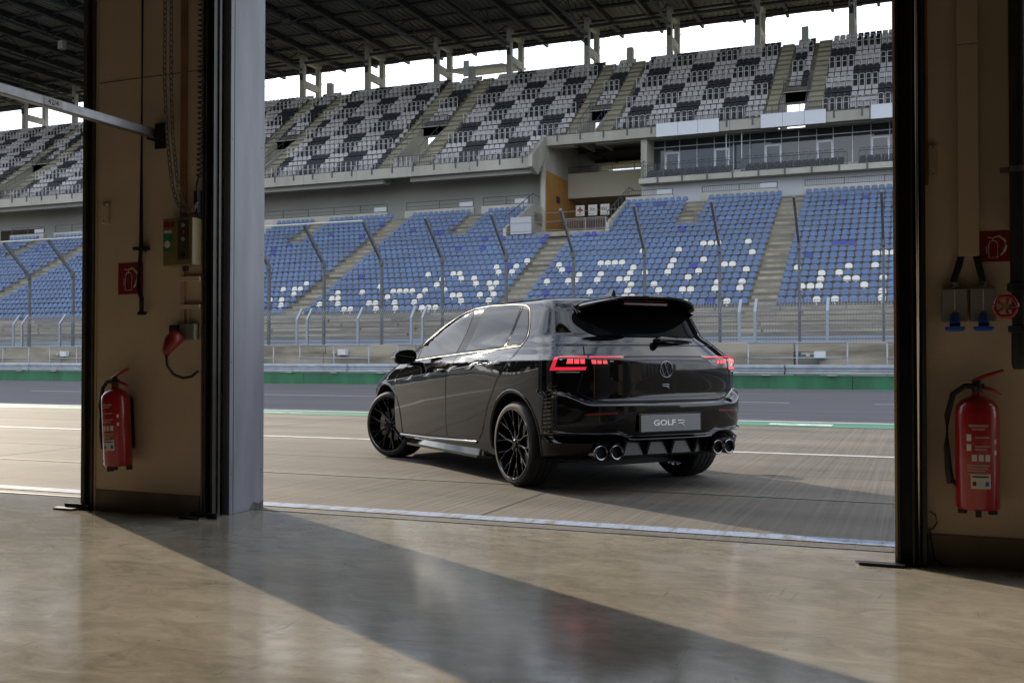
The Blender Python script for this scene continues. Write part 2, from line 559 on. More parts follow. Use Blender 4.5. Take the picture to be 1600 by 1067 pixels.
# ------------------------------------------------------------------ fire extinguishers
def extinguisher(loc, label, tilt=0.0, r=0.093, hh=0.50, hose_side=-1):
    root = empty('fire_extinguisher', loc)
    root.rotation_euler = (0, tilt, 0)
    tag(root, label, 'extinguisher', 'wall-hung red fire extinguishers')
    prof = [(0.0, 0.0), (r * 0.9, 0.0), (r, 0.012), (r, hh - 0.07), (r * 0.96, hh - 0.035), (r * 0.75, hh - 0.008), (r * 0.42, hh + 0.008), (0.022, hh + 0.014), (0.022, hh + 0.03), (0, hh + 0.03)]
    MB().lathe(prof, 40).build('cylinder', M_RED, root, auto=0.9)
    for a in (0.5, 2.6, 4.7):
        c = MB()
        c.box(-0.016, 0.016, -0.012, 0.012, -0.028, 0.004)
        c.build('foot', M_BLACK, root, loc=(r * 0.78 * math.cos(a), r * 0.78 * math.sin(a), 0), rot=(0, 0, a))
    c = MB()
    c.lathe([(0.0, 0), (0.020, 0), (0.024, 0.02), (0.018, 0.05), (0.0, 0.055)], 14, origin=(0, 0, hh + 0.03))
    c.box(-0.05, 0.03, -0.012, 0.012, hh + 0.045, hh + 0.068)
    c.build('valve', M_BLKMET, root)
    lv = MB()
    lv.tube([(-0.02, 0, hh + 0.075), (0.03, 0, hh + 0.10), (0.11, 0, hh + 0.128)], [0.011, 0.011, 0.008], 6)
    lv.tube([(0.0, 0, hh + 0.06), (0.05, 0, hh + 0.045), (0.105, 0, hh + 0.022)], [0.010, 0.009, 0.008], 6)
    lv.build('lever', M_RED, root, smooth=True)
    hz = MB()
    s = hose_side
    hz.tube([(0.0, -0.012, hh + 0.055), (s * 0.05, -0.01, hh + 0.057), (s * 0.10, 0, hh + 0.02), (s * 0.125, 0, hh - 0.08), (s * 0.128, 0, hh - 0.22),
             (s * 0.12, 0.0, 0.16), (s * 0.112, 0.0, 0.11)], [0.012, 0.012, 0.013, 0.013, 0.013, 0.016, 0.017], 8)
    hz.tube([(s * 0.116, 0, 0.13), (s * 0.085, -0.02, 0.105)], 0.010, 6)
    hz.build('hose', M_BLACK, root, smooth=True)

    def band(z0, z1, a0, a1, m, name, rr=r + 0.0012, n=10):
        b_ = MB()
        vs = []
        for k in range(n + 1):
            a = a0 + (a1 - a0) * k / n
            vs += [(rr * math.sin(a), -rr * math.cos(a), z0), (rr * math.sin(a), -rr * math.cos(a), z1)]
        b_.add(vs, [(2 * k, 2 * k + 2, 2 * k + 3, 2 * k + 1) for k in range(n)])
        return b_.build(name, m, root, smooth=True)
    # printed instruction panel: thin frame, text lines and pictogram squares
    mdim = mat('instruction_print', (0.42, 0.26, 0.22), 0.6)
    for k, (za, wa, wb) in enumerate([(0.375, -0.42, 0.45), (0.362, -0.3, 0.3), (0.325, -0.15, 0.5), (0.285, -0.15, 0.55), (0.272, -0.15, 0.35), (0.20, -0.5, 0.5), (0.188, -0.5, 0.42), (0.176, -0.5, 0.3), (0.160, -0.45, 0.5)]):
        band(za, za + (0.007 if k else 0.011), wa, wb, mdim, 'text_line')
    for (za, wa) in ((0.312, -0.42), (0.268, -0.42), (0.222, -0.18), (0.222, 0.12), (0.222, 0.42)):
        band(za, za + 0.03, wa - 0.11, wa + 0.11, M_WHITE, 'pictogram')
    st = band(0.10, 0.165, -0.34, 0.55, M_WHITE, 'inspection_sticker', r + 0.002)
    band(0.112, 0.132, -0.26, -0.10, M_REDP, 'sticker_dot', r + 0.003).parent = root
    band(0.112, 0.132, 0.30, 0.46, M_BLUE, 'sticker_dot', r + 0.003)
    band(0.150, 0.157, -0.28, 0.45, mat('sticker_ink', (0.05, 0.05, 0.06), 0.7), 'sticker_line', r + 0.003)
    band(0.30, 0.32, 0.78, 0.92, M_WHITE, 'round_mark')
    band(0.25, 0.27, 0.78, 0.92, M_WHITE, 'round_mark')
    # wall bracket
    MB().box(-0.03, 0.03, r, r + 0.035, 0.10, hh - 0.05).build('bracket', M_BLKMET, root)
    return root


extinguisher((RX(0.227), 5.20 - 0.125, RZ(0.306)), 'red fire extinguisher on the wall right of the door, hose curling left', 0.0)
extinguisher((-4.64, WALL_Y - 0.125, 0.305), 'red fire extinguisher on the pillar, slightly tilted, beside the left door', R_(-3.5), 0.085, 0.47)


def fire_sign(x, z, y, s, label):
    root = empty('fire_equipment_sign', (x, y, z))
    tag(root, label, 'sign', 'red square fire extinguisher signs')
    MB().box(-s / 2, s / 2, -0.004, 0.0, -s / 2, s / 2).build('plate', M_REDS, root)
    k = s * 0.36
    cream = mat('sign_cream', (0.55, 0.50, 0.36), 0.6)
    c = MB()
    pts = [(-0.55 * k, -1.0 * k), (0.18 * k, -1.0 * k), (0.18 * k, 0.25 * k), (0.02 * k, 0.52 * k), (-0.38 * k, 0.52 * k), (-0.55 * k, 0.25 * k)]
    c.tube([(p[0], -0.005, p[1]) for p in pts], 0.05 * k, 4, closed=True)
    c.tube([(-0.2 * k, -0.005, 0.52 * k), (-0.2 * k, -0.005, 0.78 * k), (-0.62 * k, -0.005, 0.84 * k)], 0.055 * k, 4)
    c.tube([(-0.72 * k, -0.005, 0.05 * k), (-0.72 * k, -0.005, -0.6 * k)], 0.04 * k, 4)
    c.build('extinguisher_outline', cream, root)
    c = MB()
    c.tube([(-0.2 * k, -0.005, 0.80 * k), (0.3 * k, -0.005, 0.95 * k), (0.78 * k, -0.005, 0.55 * k), (0.88 * k, -0.005, 0.0), (0.70 * k, -0.005, -0.45 * k), (0.42 * k, -0.005, -0.80 * k)],
           [0.04 * k, 0.09 * k, 0.13 * k, 0.14 * k, 0.13 * k, 0.05 * k], 6)
    c.build('hose_outline', cream, root)


fire_sign(-4.665, 1.48, WALL_Y - 0.001, 0.198, 'dark red extinguisher sign on the pillar above the extinguisher')
fire_sign(RX(0.313), RZ(1.481), RW_Y - 0.001, 0.142, 'dark red extinguisher sign on the wall right of the door')

# ------------------------------------------------------------------ fittings on the left pillar
o = empty('downpipe', (-4.557, WALL_Y - 0.03, 1.25))
tag(o, 'thin black pipe running down the pillar with a crooked end', 'pipe')
c = MB()
c.tube([(0, 0, 2.58), (0, 0, 0.42), (-0.005, -0.005, 0.30), (-0.012, -0.01, 0.17), (0.02, -0.015, 0.10), (0.024, -0.02, 0.015)], [0.013, 0.013, 0.013, 0.015, 0.015, 0.014], 8)
c.build('tube', M_BLKMET, o, smooth=True)
c = MB()
c.box(-0.045, 0.045, -0.012, 0.028, 0.405, 0.425)
c.tube([(-0.05, -0.012, 0.415), (-0.035, -0.012, 0.415)], 0.012, 6)
c.tube([(0.035, -0.012, 0.40), (0.05, -0.012, 0.40)], 0.012, 6)
c.build('pipe_clamp', M_BLKMET, o)
c = MB()
c.lathe([(0, 0), (0.026, 0), (0.026, 0.02), (0, 0.02)], 10, origin=(0.024, -0.02, -0.005))
c.box(0.02, 0.06, -0.03, -0.01, 0.0, 0.015)
c.build('end_fitting', M_BLKMET, o)


def chain_links(path, lnk=0.034, r=0.0042):
    """real interlocking links along a path"""
    mb = MB()
    pts = [Vector(p) for p in path]
    L_ = [0.0]
    for a, b in zip(pts, pts[1:]):
        L_.append(L_[-1] + (b - a).length)
    s, k = 0.0, 0
    while s < L_[-1]:
        for i in range(len(pts) - 1):
            if L_[i] <= s <= L_[i + 1]:
                break
        d = (pts[i + 1] - pts[i]).normalized()
        p = pts[i] + d * (s - L_[i])
        u = Vector((0, 1, 0)) if k % 2 else d.cross(Vector((0, 1, 0))).normalized()
        ring = []
        for q in range(8):
            a = 2 * math.pi * q / 8
            ring.append(p + d * (0.023 * math.cos(a)) + u * (0.011 * math.sin(a)))
        mb.tube(ring, r, 4, closed=True)
        s += lnk
        k += 1
    return mb


o = empty('hoist_chain', (-4.3, WALL_Y - 0.1, 1.85))
tag(o, 'looped steel hand chain hanging down the pillar', 'chain')
yb = WALL_Y - 0.08
loop = [(-4.335, yb, 3.80), (-4.335, yb, 2.7), (-4.315, yb, 2.35), (-4.275, yb, 2.05), (-4.235, yb, 1.93), (-4.18, yb, 1.87), (-4.12, yb, 1.865), (-4.075, yb, 1.92)]
under(o, chain_links(loop).build('chain_strand', M_STEEL))
under(o, chain_links([(-4.285, yb, 3.80), (-4.285, yb, 2.7), (-4.27, yb, 2.35), (-4.235, yb, 2.08), (-4.20, yb, 1.95), (-4.16, yb, 1.885)]).build('chain_strand', M_STEEL))

o = empty('spiral_cable', (-4.105, WALL_Y - 0.03, 1.95))
tag(o, 'black coiled cable hanging beside the door guide on the pillar', 'cable')
c = MB()
pts = []
for k in range(400):
    z = 3.8 - k * 0.0043
    a = k * 0.85
    sway = -0.02 * max(0.0, (2.45 - z)) ** 1.2
    pts.append((-4.098 + sway + 0.016 * math.cos(a), WALL_Y - 0.035 + 0.016 * math.sin(a), z))
c.tube(pts, 0.0045, 4)
c.tube([(-4.105, WALL_Y - 0.035, 2.10), (-4.125, WALL_Y - 0.035, 2.02), (-4.12, WALL_Y - 0.03, 1.93), (-4.115, WALL_Y - 0.03, 1.84)], 0.006, 6)
under(o, c.build('coil', M_BLACK))
under(o, MB().box(-4.135, -4.105, WALL_Y - 0.05, WALL_Y - 0.002, 1.86, 2.0).build('strain_relief', M_BLACK, bevel=0.004))

o = empty('door_control_box', (-4.21, WALL_Y, 1.54))
tag(o, 'ochre door control box with push buttons on the pillar', 'control box')
under(o, MB().box(-4.325, -4.10, WALL_Y - 0.10, WALL_Y - 0.002, 1.54, 1.832).build('housing', M_YELLOWB, bevel=0.006))
under(o, MB().box(-4.205, -4.125, WALL_Y - 0.106, WALL_Y - 0.1005, 1.575, 1.815).build('button_panel', mat('button_panel', (0.05, 0.045, 0.03), 0.5)))
for z, m in ((1.785, M_GREYBOX), (1.745, M_REDP), (1.70, M_GREYBOX)):
    under(o, MB().lathe([(0.0, -0.012), (0.010, -0.012), (0.013, -0.006), (0.013, 0)], 14, 'y', (-4.163, WALL_Y - 0.107, z)).build('push_button', m))
under(o, MB().lathe([(0.0, -0.010), (0.012, -0.010), (0.014, 0)], 12, 'y', (-4.163, WALL_Y - 0.107, 1.60)).build('key_switch', M_BLKMET))
under(o, MB().box(-4.315, -4.275, WALL_Y - 0.1035, WALL_Y - 0.1005, 1.775, 1.81).build('red_label', M_REDP))
under(o, MB().box(-4.262, -4.238, WALL_Y - 0.1035, WALL_Y - 0.1005, 1.775, 1.81).build('red_label', M_REDP))
under(o, MB().box(-4.312, -4.255, WALL_Y - 0.1035, WALL_Y - 0.1005, 1.74, 1.758).build('white_label', M_WHITE))
under(o, MB().box(-4.318, -4.252, WALL_Y - 0.1025, WALL_Y - 0.1005, 1.63, 1.735).build('green_label', M_GREEN))
under(o, MB().lathe([(0.0, -0.003), (0.022, -0.003), (0.022, 0)], 20, 'y', (-4.285, WALL_Y - 0.1027, 1.672)).build('label_roundel', M_WHITE))
under(o, MB().lathe([(0, -0.03), (0.018, -0.03), (0.02, 0)], 10, 'z', (-4.19, WALL_Y - 0.05, 1.54)).build('cable_gland', M_BLACK))

o = empty('cable_conduit', (-4.24, WALL_Y, 1.2))
tag(o, 'pale cable conduit with two crossbars below the control box', 'conduit')
under(o, MB().box(-4.256, -4.228, WALL_Y - 0.02, WALL_Y - 0.001, 1.185, 1.535).build('vertical_duct', M_DUCT))
under(o, MB().box(-4.254, -4.105, WALL_Y - 0.028, WALL_Y - 0.001, 1.45, 1.478).build('crossbar', M_WALL))
under(o, MB().box(-4.254, -4.105, WALL_Y - 0.028, WALL_Y - 0.001, 1.278, 1.304).build('crossbar', M_WALL))
under(o, MB().box(-4.20, -4.188, WALL_Y - 0.02, WALL_Y - 0.001, 1.185, 1.278).build('lower_duct', M_DUCT))
o = empty('cover_strip', (-4.245, WALL_Y, 1.84))
tag(o, 'narrow brown cover strip running up the pillar above the control box', 'strip')
under(o, MB().box(-4.270, -4.222, WALL_Y - 0.012, WALL_Y - 0.001, 1.836, 3.84).build('strip', M_ORANGE))
o = empty('wall_bracket_plate', (-4.87, WALL_Y, 1.84))
tag(o, 'small cream cover plate near the left edge of the pillar', 'cover plate')
under(o, MB().box(-4.897, -4.838, WALL_Y - 0.02, WALL_Y - 0.001, 1.84, 1.97).build('plate', M_WALL, bevel=0.003))
for z in (1.855, 1.955):
    under(o, MB().lathe([(0, -0.004), (0.004, -0.004), (0.004, 0)], 8, 'y', (-4.868, WALL_Y - 0.02, z)).build('screw', M_BLKMET))
# painted joints in the wall face
under(P_LEFT, MB().box(-4.93, -4.12, WALL_Y - 0.0025, WALL_Y + 0.001, 2.752, 2.757).build('wall_joint', M_BASE))

o = empty('power_socket', (-4.21, WALL_Y, 1.09))
tag(o, 'wall power socket with red plug and short black cable', 'socket')
under(o, MB().box(-4.245, -4.125, WALL_Y - 0.05, WALL_Y - 0.001, 1.085, 1.185).build('socket_box', M_GREYBOX, bevel=0.006))
under(o, MB().box(-4.312, -4.25, WALL_Y - 0.06, WALL_Y - 0.001, 1.115, 1.18).build('switch', M_BLACK, bevel=0.008))
c = MB()
c.tube([(-4.225, WALL_Y - 0.07, 1.115), (-4.245, WALL_Y - 0.11, 1.075), (-4.262, WALL_Y - 0.13, 1.02), (-4.266, WALL_Y - 0.13, 0.99)], [0.046, 0.048, 0.030, 0.016], 14)
under(o, c.build('plug', M_REDP, smooth=True))
c = MB()
c.tube([(-4.266, WALL_Y - 0.13, 0.995), (-4.262, WALL_Y - 0.125, 0.93), (-4.235, WALL_Y - 0.10, 0.875), (-4.19, WALL_Y - 0.07, 0.853), (-4.14, WALL_Y - 0.05, 0.862), (-4.10, WALL_Y - 0.04, 0.895)], 0.009, 8)
under(o, c.build('cable', M_BLACK, smooth=True))

# swivel arm reaching from the pillar towards the camera
o = empty('swing_arm', (-4.43, WALL_Y, 2.37))
tag(o, 'long galvanised steel arm reaching from the pillar into the garage', 'steel arm')
under(o, MB().box(-4.455, -4.405, 1.6, WALL_Y - 0.04, 2.345, 2.40).build('square_tube', M_STEEL, bevel=0.005))
c = MB()
c.box(-4.47, -4.39, WALL_Y - 0.012, WALL_Y - 0.001, 2.29, 2.45)
c.box(-4.465, -4.458, WALL_Y - 0.09, WALL_Y - 0.013, 2.335, 2.41)
c.box(-4.402, -4.395, WALL_Y - 0.09, WALL_Y - 0.013, 2.335, 2.41)
under(o, c.build('wall_bracket', M_BLKMET))
under(o, MB().lathe([(0, -0.02), (0.016, -0.02), (0.016, 0.02), (0, 0.02)], 10, 'x', (-4.43, WALL_Y - 0.06, 2.372)).build('pivot_bolt', M_STEEL))
me = text_mesh('42/4', 0.042, 0.0004)
t_ = link('lettering', me, mat('number_ink', (0.02, 0.02, 0.02), 0.6))
under(o, MB().box(-4.4045, -4.4025, 4.11, 4.235, 2.352, 2.392).build('number_plate', mat('number_plate', (0.42, 0.41, 0.38), 0.5)))
t_.rotation_euler = (R_(90), 0, R_(90))
t_.location = (-4.4018, 4.172, 2.372)
t_.parent = o
t_.matrix_parent_inverse = Matrix.Translation(-Vector(o.location))

# ------------------------------------------------------------------ fittings on the right wall
o = empty('cable_duct', (RX(0.2), RW_Y, RZ(1.437)))
tag(o, 'wide cream cable duct with two black hoses, right of the door', 'cable duct')
under(o, MB().box(RX(0.155), RX(0.245), RW_Y - 0.06, RW_Y - 0.001, RZ(2.405), 3.84).build('duct_cover', M_DUCT, bevel=0.003))
under(o, MB().box(RX(0.157), RX(0.244), RW_Y - 0.06, RW_Y - 0.001, RZ(1.437), RZ(2.402)).build('duct_cover', M_DUCT, bevel=0.003))
for xa, xb in ((0.172, 0.138), (0.232, 0.257)):
    c = MB()
    c.tube([(RX(xa), RW_Y - 0.03, RZ(1.45)), (RX(xa * 0.6 + xb * 0.4), RW_Y - 0.035, RZ(1.395)), (RX(xb), RW_Y - 0.045, RZ(1.33)), (RX(xb), RW_Y - 0.05, RZ(1.30))], 0.0155, 10)
    under(o, c.build('hose', M_BLACK, smooth=True))
for xc, lab in ((0.140, 'grey wall socket with hanging blue lid, nearer the door'), (0.258, 'grey wall socket with hanging blue lid, nearer the red valve')):
    o = empty('blue_lid_socket', (RX(xc), RW_Y, RZ(1.14)))
    tag(o, lab, 'socket', 'grey sockets with blue lids')
    xw = 0.054
    under(o, MB().box(RX(xc - xw), RX(xc + xw), RW_Y - 0.075, RW_Y - 0.001, RZ(1.14), RZ(1.29)).build('socket_box', M_GREYBOX, bevel=0.006))
    under(o, MB().box(RX(xc - 0.002), RX(xc + 0.002), RW_Y - 0.0765, RW_Y - 0.0752, RZ(1.19), RZ(1.285)).build('seam', M_WHITE))
    under(o, MB().lathe([(0, 0), (0.02, 0), (0.017, 0.03), (0, 0.03)], 12, 'z', (RX(xc), RW_Y - 0.045, RZ(1.29))).build('cable_gland', M_GREYBOX))
    c = MB()
    c.tube([(RX(xc), RW_Y - 0.08, RZ(1.165)), (RX(xc), RW_Y - 0.11, RZ(1.125))], [0.019, 0.024], 14)
    c.add(*(lambda q: (q.v, q.f))(MB().lathe([(0, -0.013), (0.034, -0.013), (0.044, -0.004), (0.044, 0.008), (0, 0.012)], 24, 'z', (RX(xc), RW_Y - 0.10, RZ(1.108)))))
    under(o, c.build('blue_lid', M_BLUE, auto=0.8))

o = empty('valve_pipe', (RX(0.39), RW_Y - 0.15, 0.9))
tag(o, 'thick black standpipe with flanges at the right edge', 'pipe')
px, py = RX(0.398), RW_Y - 0.14
c = MB()
c.lathe([(0, RZ(0.925)), (0.026, RZ(0.925)), (0.034, RZ(0.95)), (0.034, RZ(1.085)), (0.047, RZ(1.09)), (0.047, RZ(1.115)), (0.03, RZ(1.12)), (0.032, RZ(1.26)), (0.05, RZ(1.27)), (0.05, RZ(1.30)), (0.036, RZ(1.31)), (0.036, 3.84), (0, 3.84)], 20, 'z', (px, py, 0))
under(o, c.build('pipe', M_BLKMET, auto=0.7))
c = MB()
c.lathe([(0.036, 0.0), (0.044, 0.0), (0.044, 0.025), (0.036, 0.025)], 18, 'z', (px, py, RZ(1.79)), close=True)
c.box(px - 0.075, px - 0.04, py - 0.012, py + 0.012, RZ(1.79), RZ(1.79) + 0.025)
under(o, c.build('pipe_clamp', M_STEEL, auto=0.7))
under(o, MB().box(RX(0.372), RX(0.372) + 0.12, RW_Y - 0.10, RW_Y - 0.001, RZ(1.56), 3.84).build('backing_channel', M_BLKMET))
o = empty('red_handwheel', (RX(0.335), RW_Y - 0.27, RZ(1.195)))
tag(o, 'small red handwheel valve on the black standpipe', 'valve')
c = MB()
n = 20
c.tube([(0.046 * math.cos(2 * math.pi * k / n) * (1 + 0.05 * math.cos(6 * 2 * math.pi * k / n)), 0, 0.046 * math.sin(2 * math.pi * k / n) * (1 + 0.05 * math.cos(6 * 2 * math.pi * k / n))) for k in range(n)], 0.009, 8, closed=True)
for k in range(5):
    a = 2 * math.pi * k / 5
    c.tube([(0.012 * math.cos(a), 0.004, 0.012 * math.sin(a)), (0.043 * math.cos(a), 0, 0.043 * math.sin(a))], 0.006, 6)
c.build('wheel', M_RED, o, smooth=True, rot=(0, 0, R_(-12)))
MB().lathe([(0, -0.012), (0.012, -0.012), (0.014, 0.005), (0, 0.005)], 12, 'y').build('hub', mat('brass', (0.5, 0.36, 0.1), 0.35, metal=0.8), o, auto=0.7)
MB().tube([(0, 0.005, 0), (0.05, 0.10, 0)], 0.012, 8).build('spindle', M_BLKMET, o)
o = empty('wall_cover_plate', (RX(0.052), RW_Y, RZ(1.81)))
tag(o, 'small cream cover plate beside the right door guide', 'cover plate')
under(o, MB().box(RX(0.034), RX(0.073), RW_Y - 0.022, RW_Y - 0.001, RZ(1.815), RZ(1.962)).build('plate', M_DUCT, bevel=0.003))
for z in (1.825, 1.952):
    under(o, MB().lathe([(0, -0.003), (0.0035, -0.003), (0.0035, 0)], 8, 'y', (RX(0.055), RW_Y - 0.022, RZ(z))).build('screw', M_BLKMET))
under(rw, MB().box(RX(0.022), RX(0.034), RW_Y - 0.012, RW_Y - 0.001, RZ(1.78), 3.84).build('cover_strip', M_ORANGE))
# ================================================================== pit lane, track, barrier and fences
def concrete_material():
    m = bpy.data.materials.new('brushed_concrete')
    m.use_nodes = True
    t = m.node_tree
    b = t.nodes['Principled BSDF']
    tcn = t.nodes.new('ShaderNodeTexCoord')

    def noise(scale, stretch, detail=5, dist=0.0, rot=0.0):
        mpn = t.nodes.new('ShaderNodeMapping')
        mpn.inputs['Scale'].default_value = stretch
        mpn.inputs['Rotation'].default_value = (0, 0, rot)
        t.links.new(tcn.outputs['Object'], mpn.inputs['Vector'])
        n = t.nodes.new('ShaderNodeTexNoise')
        n.inputs['Scale'].default_value = scale
        n.inputs['Detail'].default_value = detail
        n.inputs['Roughness'].default_value = 0.6
        n.inputs['Distortion'].default_value = dist
        t.links.new(mpn.outputs['Vector'], n.inputs['Vector'])
        return n
    groove = noise(1.0, (30.0, 0.22, 1), 4, 0.35, 0.02)
    patch = noise(0.35, (1, 1.6, 1), 6, 0.3)
    rub = noise(0.8, (0.10, 1.6, 1), 6, 0.2)
    grit = noise(70.0, (1, 1, 1), 2)
    rp = t.nodes.new('ShaderNodeValToRGB')
    rp.color_ramp.elements[0].position = 0.36
    rp.color_ramp.elements[1].position = 0.66
    rp.color_ramp.elements[0].color = (0.034, 0.030, 0.025, 1)
    rp.color_ramp.elements[1].color = (0.150, 0.130, 0.102, 1)
    mixf = t.nodes.new('ShaderNodeMix')
    mixf.data_type = 'FLOAT'
    mixf.inputs[0].default_value = 0.50
    t.links.new(groove.outputs['Fac'], mixf.inputs[2])
    t.links.new(patch.outputs['Fac'], mixf.inputs[3])
    mix2 = t.nodes.new('ShaderNodeMix')
    mix2.data_type = 'FLOAT'
    mix2.inputs[0].default_value = 0.42
    t.links.new(mixf.outputs[0], mix2.inputs[2])
    t.links.new(rub.outputs['Fac'], mix2.inputs[3])
    mix3 = t.nodes.new('ShaderNodeMix')
    mix3.data_type = 'FLOAT'
    mix3.inputs[0].default_value = 0.16
    t.links.new(mix2.outputs[0], mix3.inputs[2])
    t.links.new(grit.outputs['Fac'], mix3.inputs[3])
    t.links.new(mix3.outputs[0], rp.inputs['Fac'])
    t.links.new(rp.outputs['Color'], b.inputs['Base Color'])
    b.inputs['Roughness'].default_value = 0.8
    b.inputs['Specular IOR Level'].default_value = 0.3
    bp = t.nodes.new('ShaderNodeBump')
    bp.inputs['Strength'].default_value = 0.6
    bp.inputs['Distance'].default_value = 0.012
    t.links.new(groove.outputs['Fac'], bp.inputs['Height'])
    t.links.new(bp.outputs['Normal'], b.inputs['Normal'])
    return m


M_CONC = concrete_material()
M_ASPH = mat('asphalt', (0.066, 0.061, 0.067), 0.85, spec=0.3, noise=0.25, nscale=1.2, stretch=(0.08, 1.6, 1), bump=0.15, bscale=60)
M_LINEW = mat('white_road_paint', (0.36, 0.35, 0.34), 0.7, col2=(0.22, 0.21, 0.20), nscale=5, contrast=(0.3, 0.5))
M_LINEB = mat('worn_blue_paint', (0.19, 0.235, 0.33), 0.7, col2=(0.11, 0.105, 0.10), nscale=7, stretch=(2.0, 0.5, 1), contrast=(0.36, 0.52), bump=0.3, bscale=30)
M_LINEG = mat('worn_green_paint', (0.035, 0.11, 0.06), 0.7, col2=(0.11, 0.095, 0.075), nscale=5, contrast=(0.42, 0.7))
M_KERBG = mat('green_kerb_paint', (0.03, 0.13, 0.075), 0.6, noise=0.2, nscale=3, stretch=(0.2, 2, 1))
M_WALLG = mat('green_barrier_paint', (0.014, 0.105, 0.042), 0.55, noise=0.3, nscale=1.4, stretch=(1, 1, 0.3))
M_GALV = mat('galvanised_steel', (0.34, 0.37, 0.40), 0.42, metal=0.75, noise=0.15, nscale=3)
M_GALVL = mat('galvanised_post', (0.22, 0.24, 0.27), 0.5, metal=0.5)
M_DARKST = mat('dark_fence_post', (0.075, 0.078, 0.082), 0.6, noise=0.2, nscale=3)
M_WIRE = mat('fence_wire', (0.15, 0.155, 0.16), 0.5, metal=0.4)
M_OLDC = mat('weathered_concrete', (0.28, 0.245, 0.19), 0.85, col2=(0.13, 0.11, 0.08), nscale=1.1, stretch=(0.35, 1, 2.2), bump=0.2, bscale=14, contrast=(0.3, 0.6))
M_OLDC2 = mat('old_tier_concrete', (0.20, 0.19, 0.165), 0.9, col2=(0.07, 0.066, 0.058), nscale=0.9, stretch=(0.25, 1, 2), contrast=(0.3, 0.62))
M_PATH = mat('service_path_asphalt', (0.16, 0.17, 0.19), 0.8, noise=0.2, nscale=0.5)
M_GRASS = mat('dry_field', (0.09, 0.10, 0.045), 0.9, noise=0.3, nscale=0.05)

M_GAPC = mat('joint_filler', (0.035, 0.032, 0.03), 0.9)
g = MB()
g.box(-900, 900, -700, 1500, -0.6, -0.30)
o = g.build('ground', M_GRASS)
tag(o, kind='structure')
XA, XB = -420.0, 160.0
pit = MB().box(XA, XB, 5.463, 14.95, -0.28, 0.0).build('pit_lane', M_CONC)
tag(pit, kind='structure')
o = MB().box(GX1 + 0.2, XB, GY0 - 30, 5.46, -0.28, -0.002).build('paddock_ground', M_CONC)
tag(o, kind='structure')
o = MB().box(XA, GX0 - 0.2, GY0 - 30, 5.46, -0.28, -0.002).build('paddock_ground', M_CONC)
tag(o, kind='structure')
trk = MB().box(XA, XB, 14.951, 33.0, -0.28, -0.001).build('race_track', M_ASPH)
tag(trk, kind='structure')


def sheet(name, x0, x1, y0, y1, m, parent, z=0.004):
    mb = MB()
    mb.add([(x0, y0, z), (x1, y0, z), (x1, y1, z), (x0, y1, z)], [(0, 1, 2, 3)])
    o = mb.build(name, m)
    o.parent = parent
    return o


sheet('blue_line', XA, XB, 5.59, 5.74, M_LINEB, pit)
sheet('thin_green_line', XA, XB, 7.24, 7.29, M_LINEG, pit)
sheet('white_line', XA, XB, 10.57, 10.69, M_LINEW, pit)
sheet('green_strip', XA, XB, 14.90, 15.92, M_KERBG, trk)
sheet('white_edge_line', XA, XB, 15.925, 16.10, M_LINEW, trk)
sheet('white_edge_line', XA, XB, 32.70, 32.86, M_LINEW, trk)
for k in range(-6, 14):
    x = -0.93 - 7.96 * k
    sheet('lane_dash', x - 7.0 + 0.8, x, 22.66, 22.80, M_LINEW, trk) if False else sheet('lane_dash', x, x + 6.2, 22.66, 22.80, M_LINEW, trk)
for k in range(-3, 14):
    sheet('slab_joint', -2.55 - 6.0 * k, -2.535 - 6.0 * k, 5.75, 14.89, M_GAPC, pit, 0.0025)
for yj in (8.62, 12.25):
    sheet('slab_joint', XA, XB, yj, yj + 0.014, M_GAPC, pit, 0.003)
# worn white lettering blocks on the green strip
for k in range(-2, 16):
    for a, b in ((0.0, 0.9), (2.1, 2.6), (3.4, 4.4), (5.7, 6.1)):
        sheet('worn_paint_patch', -1.2 - 9.0 * k - b, -1.2 - 9.0 * k - a, 15.1 + 0.1 * math.sin(k + a), 15.42 + 0.1 * math.cos(k * 2 + b), mat('worn_white_paint', (0.50, 0.50, 0.48), 0.6, col2=(0.05, 0.2, 0.12), nscale=6, stretch=(0.6, 2, 1), contrast=(0.42, 0.55)), trk, 0.008)
o = MB().box(XA, XB, 33.0, 60.0, -0.28, -0.05).build('verge', M_PATH)
tag(o, kind='structure')

# low green wall with the guardrail on it
gw = empty('green_barrier_wall', (-30, 33.0, 0))
tag(gw, 'long low green painted wall along the far track edge', 'wall')
for k in range(24):
    x1 = 8.0 - 5.0 * k
    c = MB().box(x1 - 4.99, x1, 33.0, 33.35, -0.05, 0.43)
    under(gw, c.build('wall_block', M_WALLG, bevel=0.01))
gr = empty('guardrail', (-30, 32.9, 0.43))
tag(gr, 'galvanised steel guardrail above the green wall', 'guardrail')
for k in range(30):
    x1 = 8.0 - 4.0 * k
    prof = [(32.98, 0.465), (32.90, 0.485), (32.90, 0.545), (32.97, 0.59), (32.97, 0.635), (32.90, 0.68), (32.90, 0.745), (32.98, 0.775), (32.99, 0.775), (32.912, 0.74), (32.912, 0.685), (32.982, 0.64), (32.982, 0.585), (32.912, 0.54), (32.912, 0.49), (32.99, 0.465)]
    c = MB()
    c.prism(prof, 'x', x1 - 4.0 + (0.001 if k % 2 else -0.04), x1)
    under(gr, c.build('rail_beam', M_GALV))
    for xx in (x1 - 0.6, x1 - 2.6):
        under(gr, MB().box(xx - 0.06, xx + 0.06, 32.995, 33.12, 0.43, 0.78).build('post', M_GALV))
        under(gr, MB().box(xx - 0.14, xx + 0.14, 32.88, 32.985, 0.431, 0.455).build('bracket', mat('pale_bracket', (0.45, 0.43, 0.38), 0.7)))

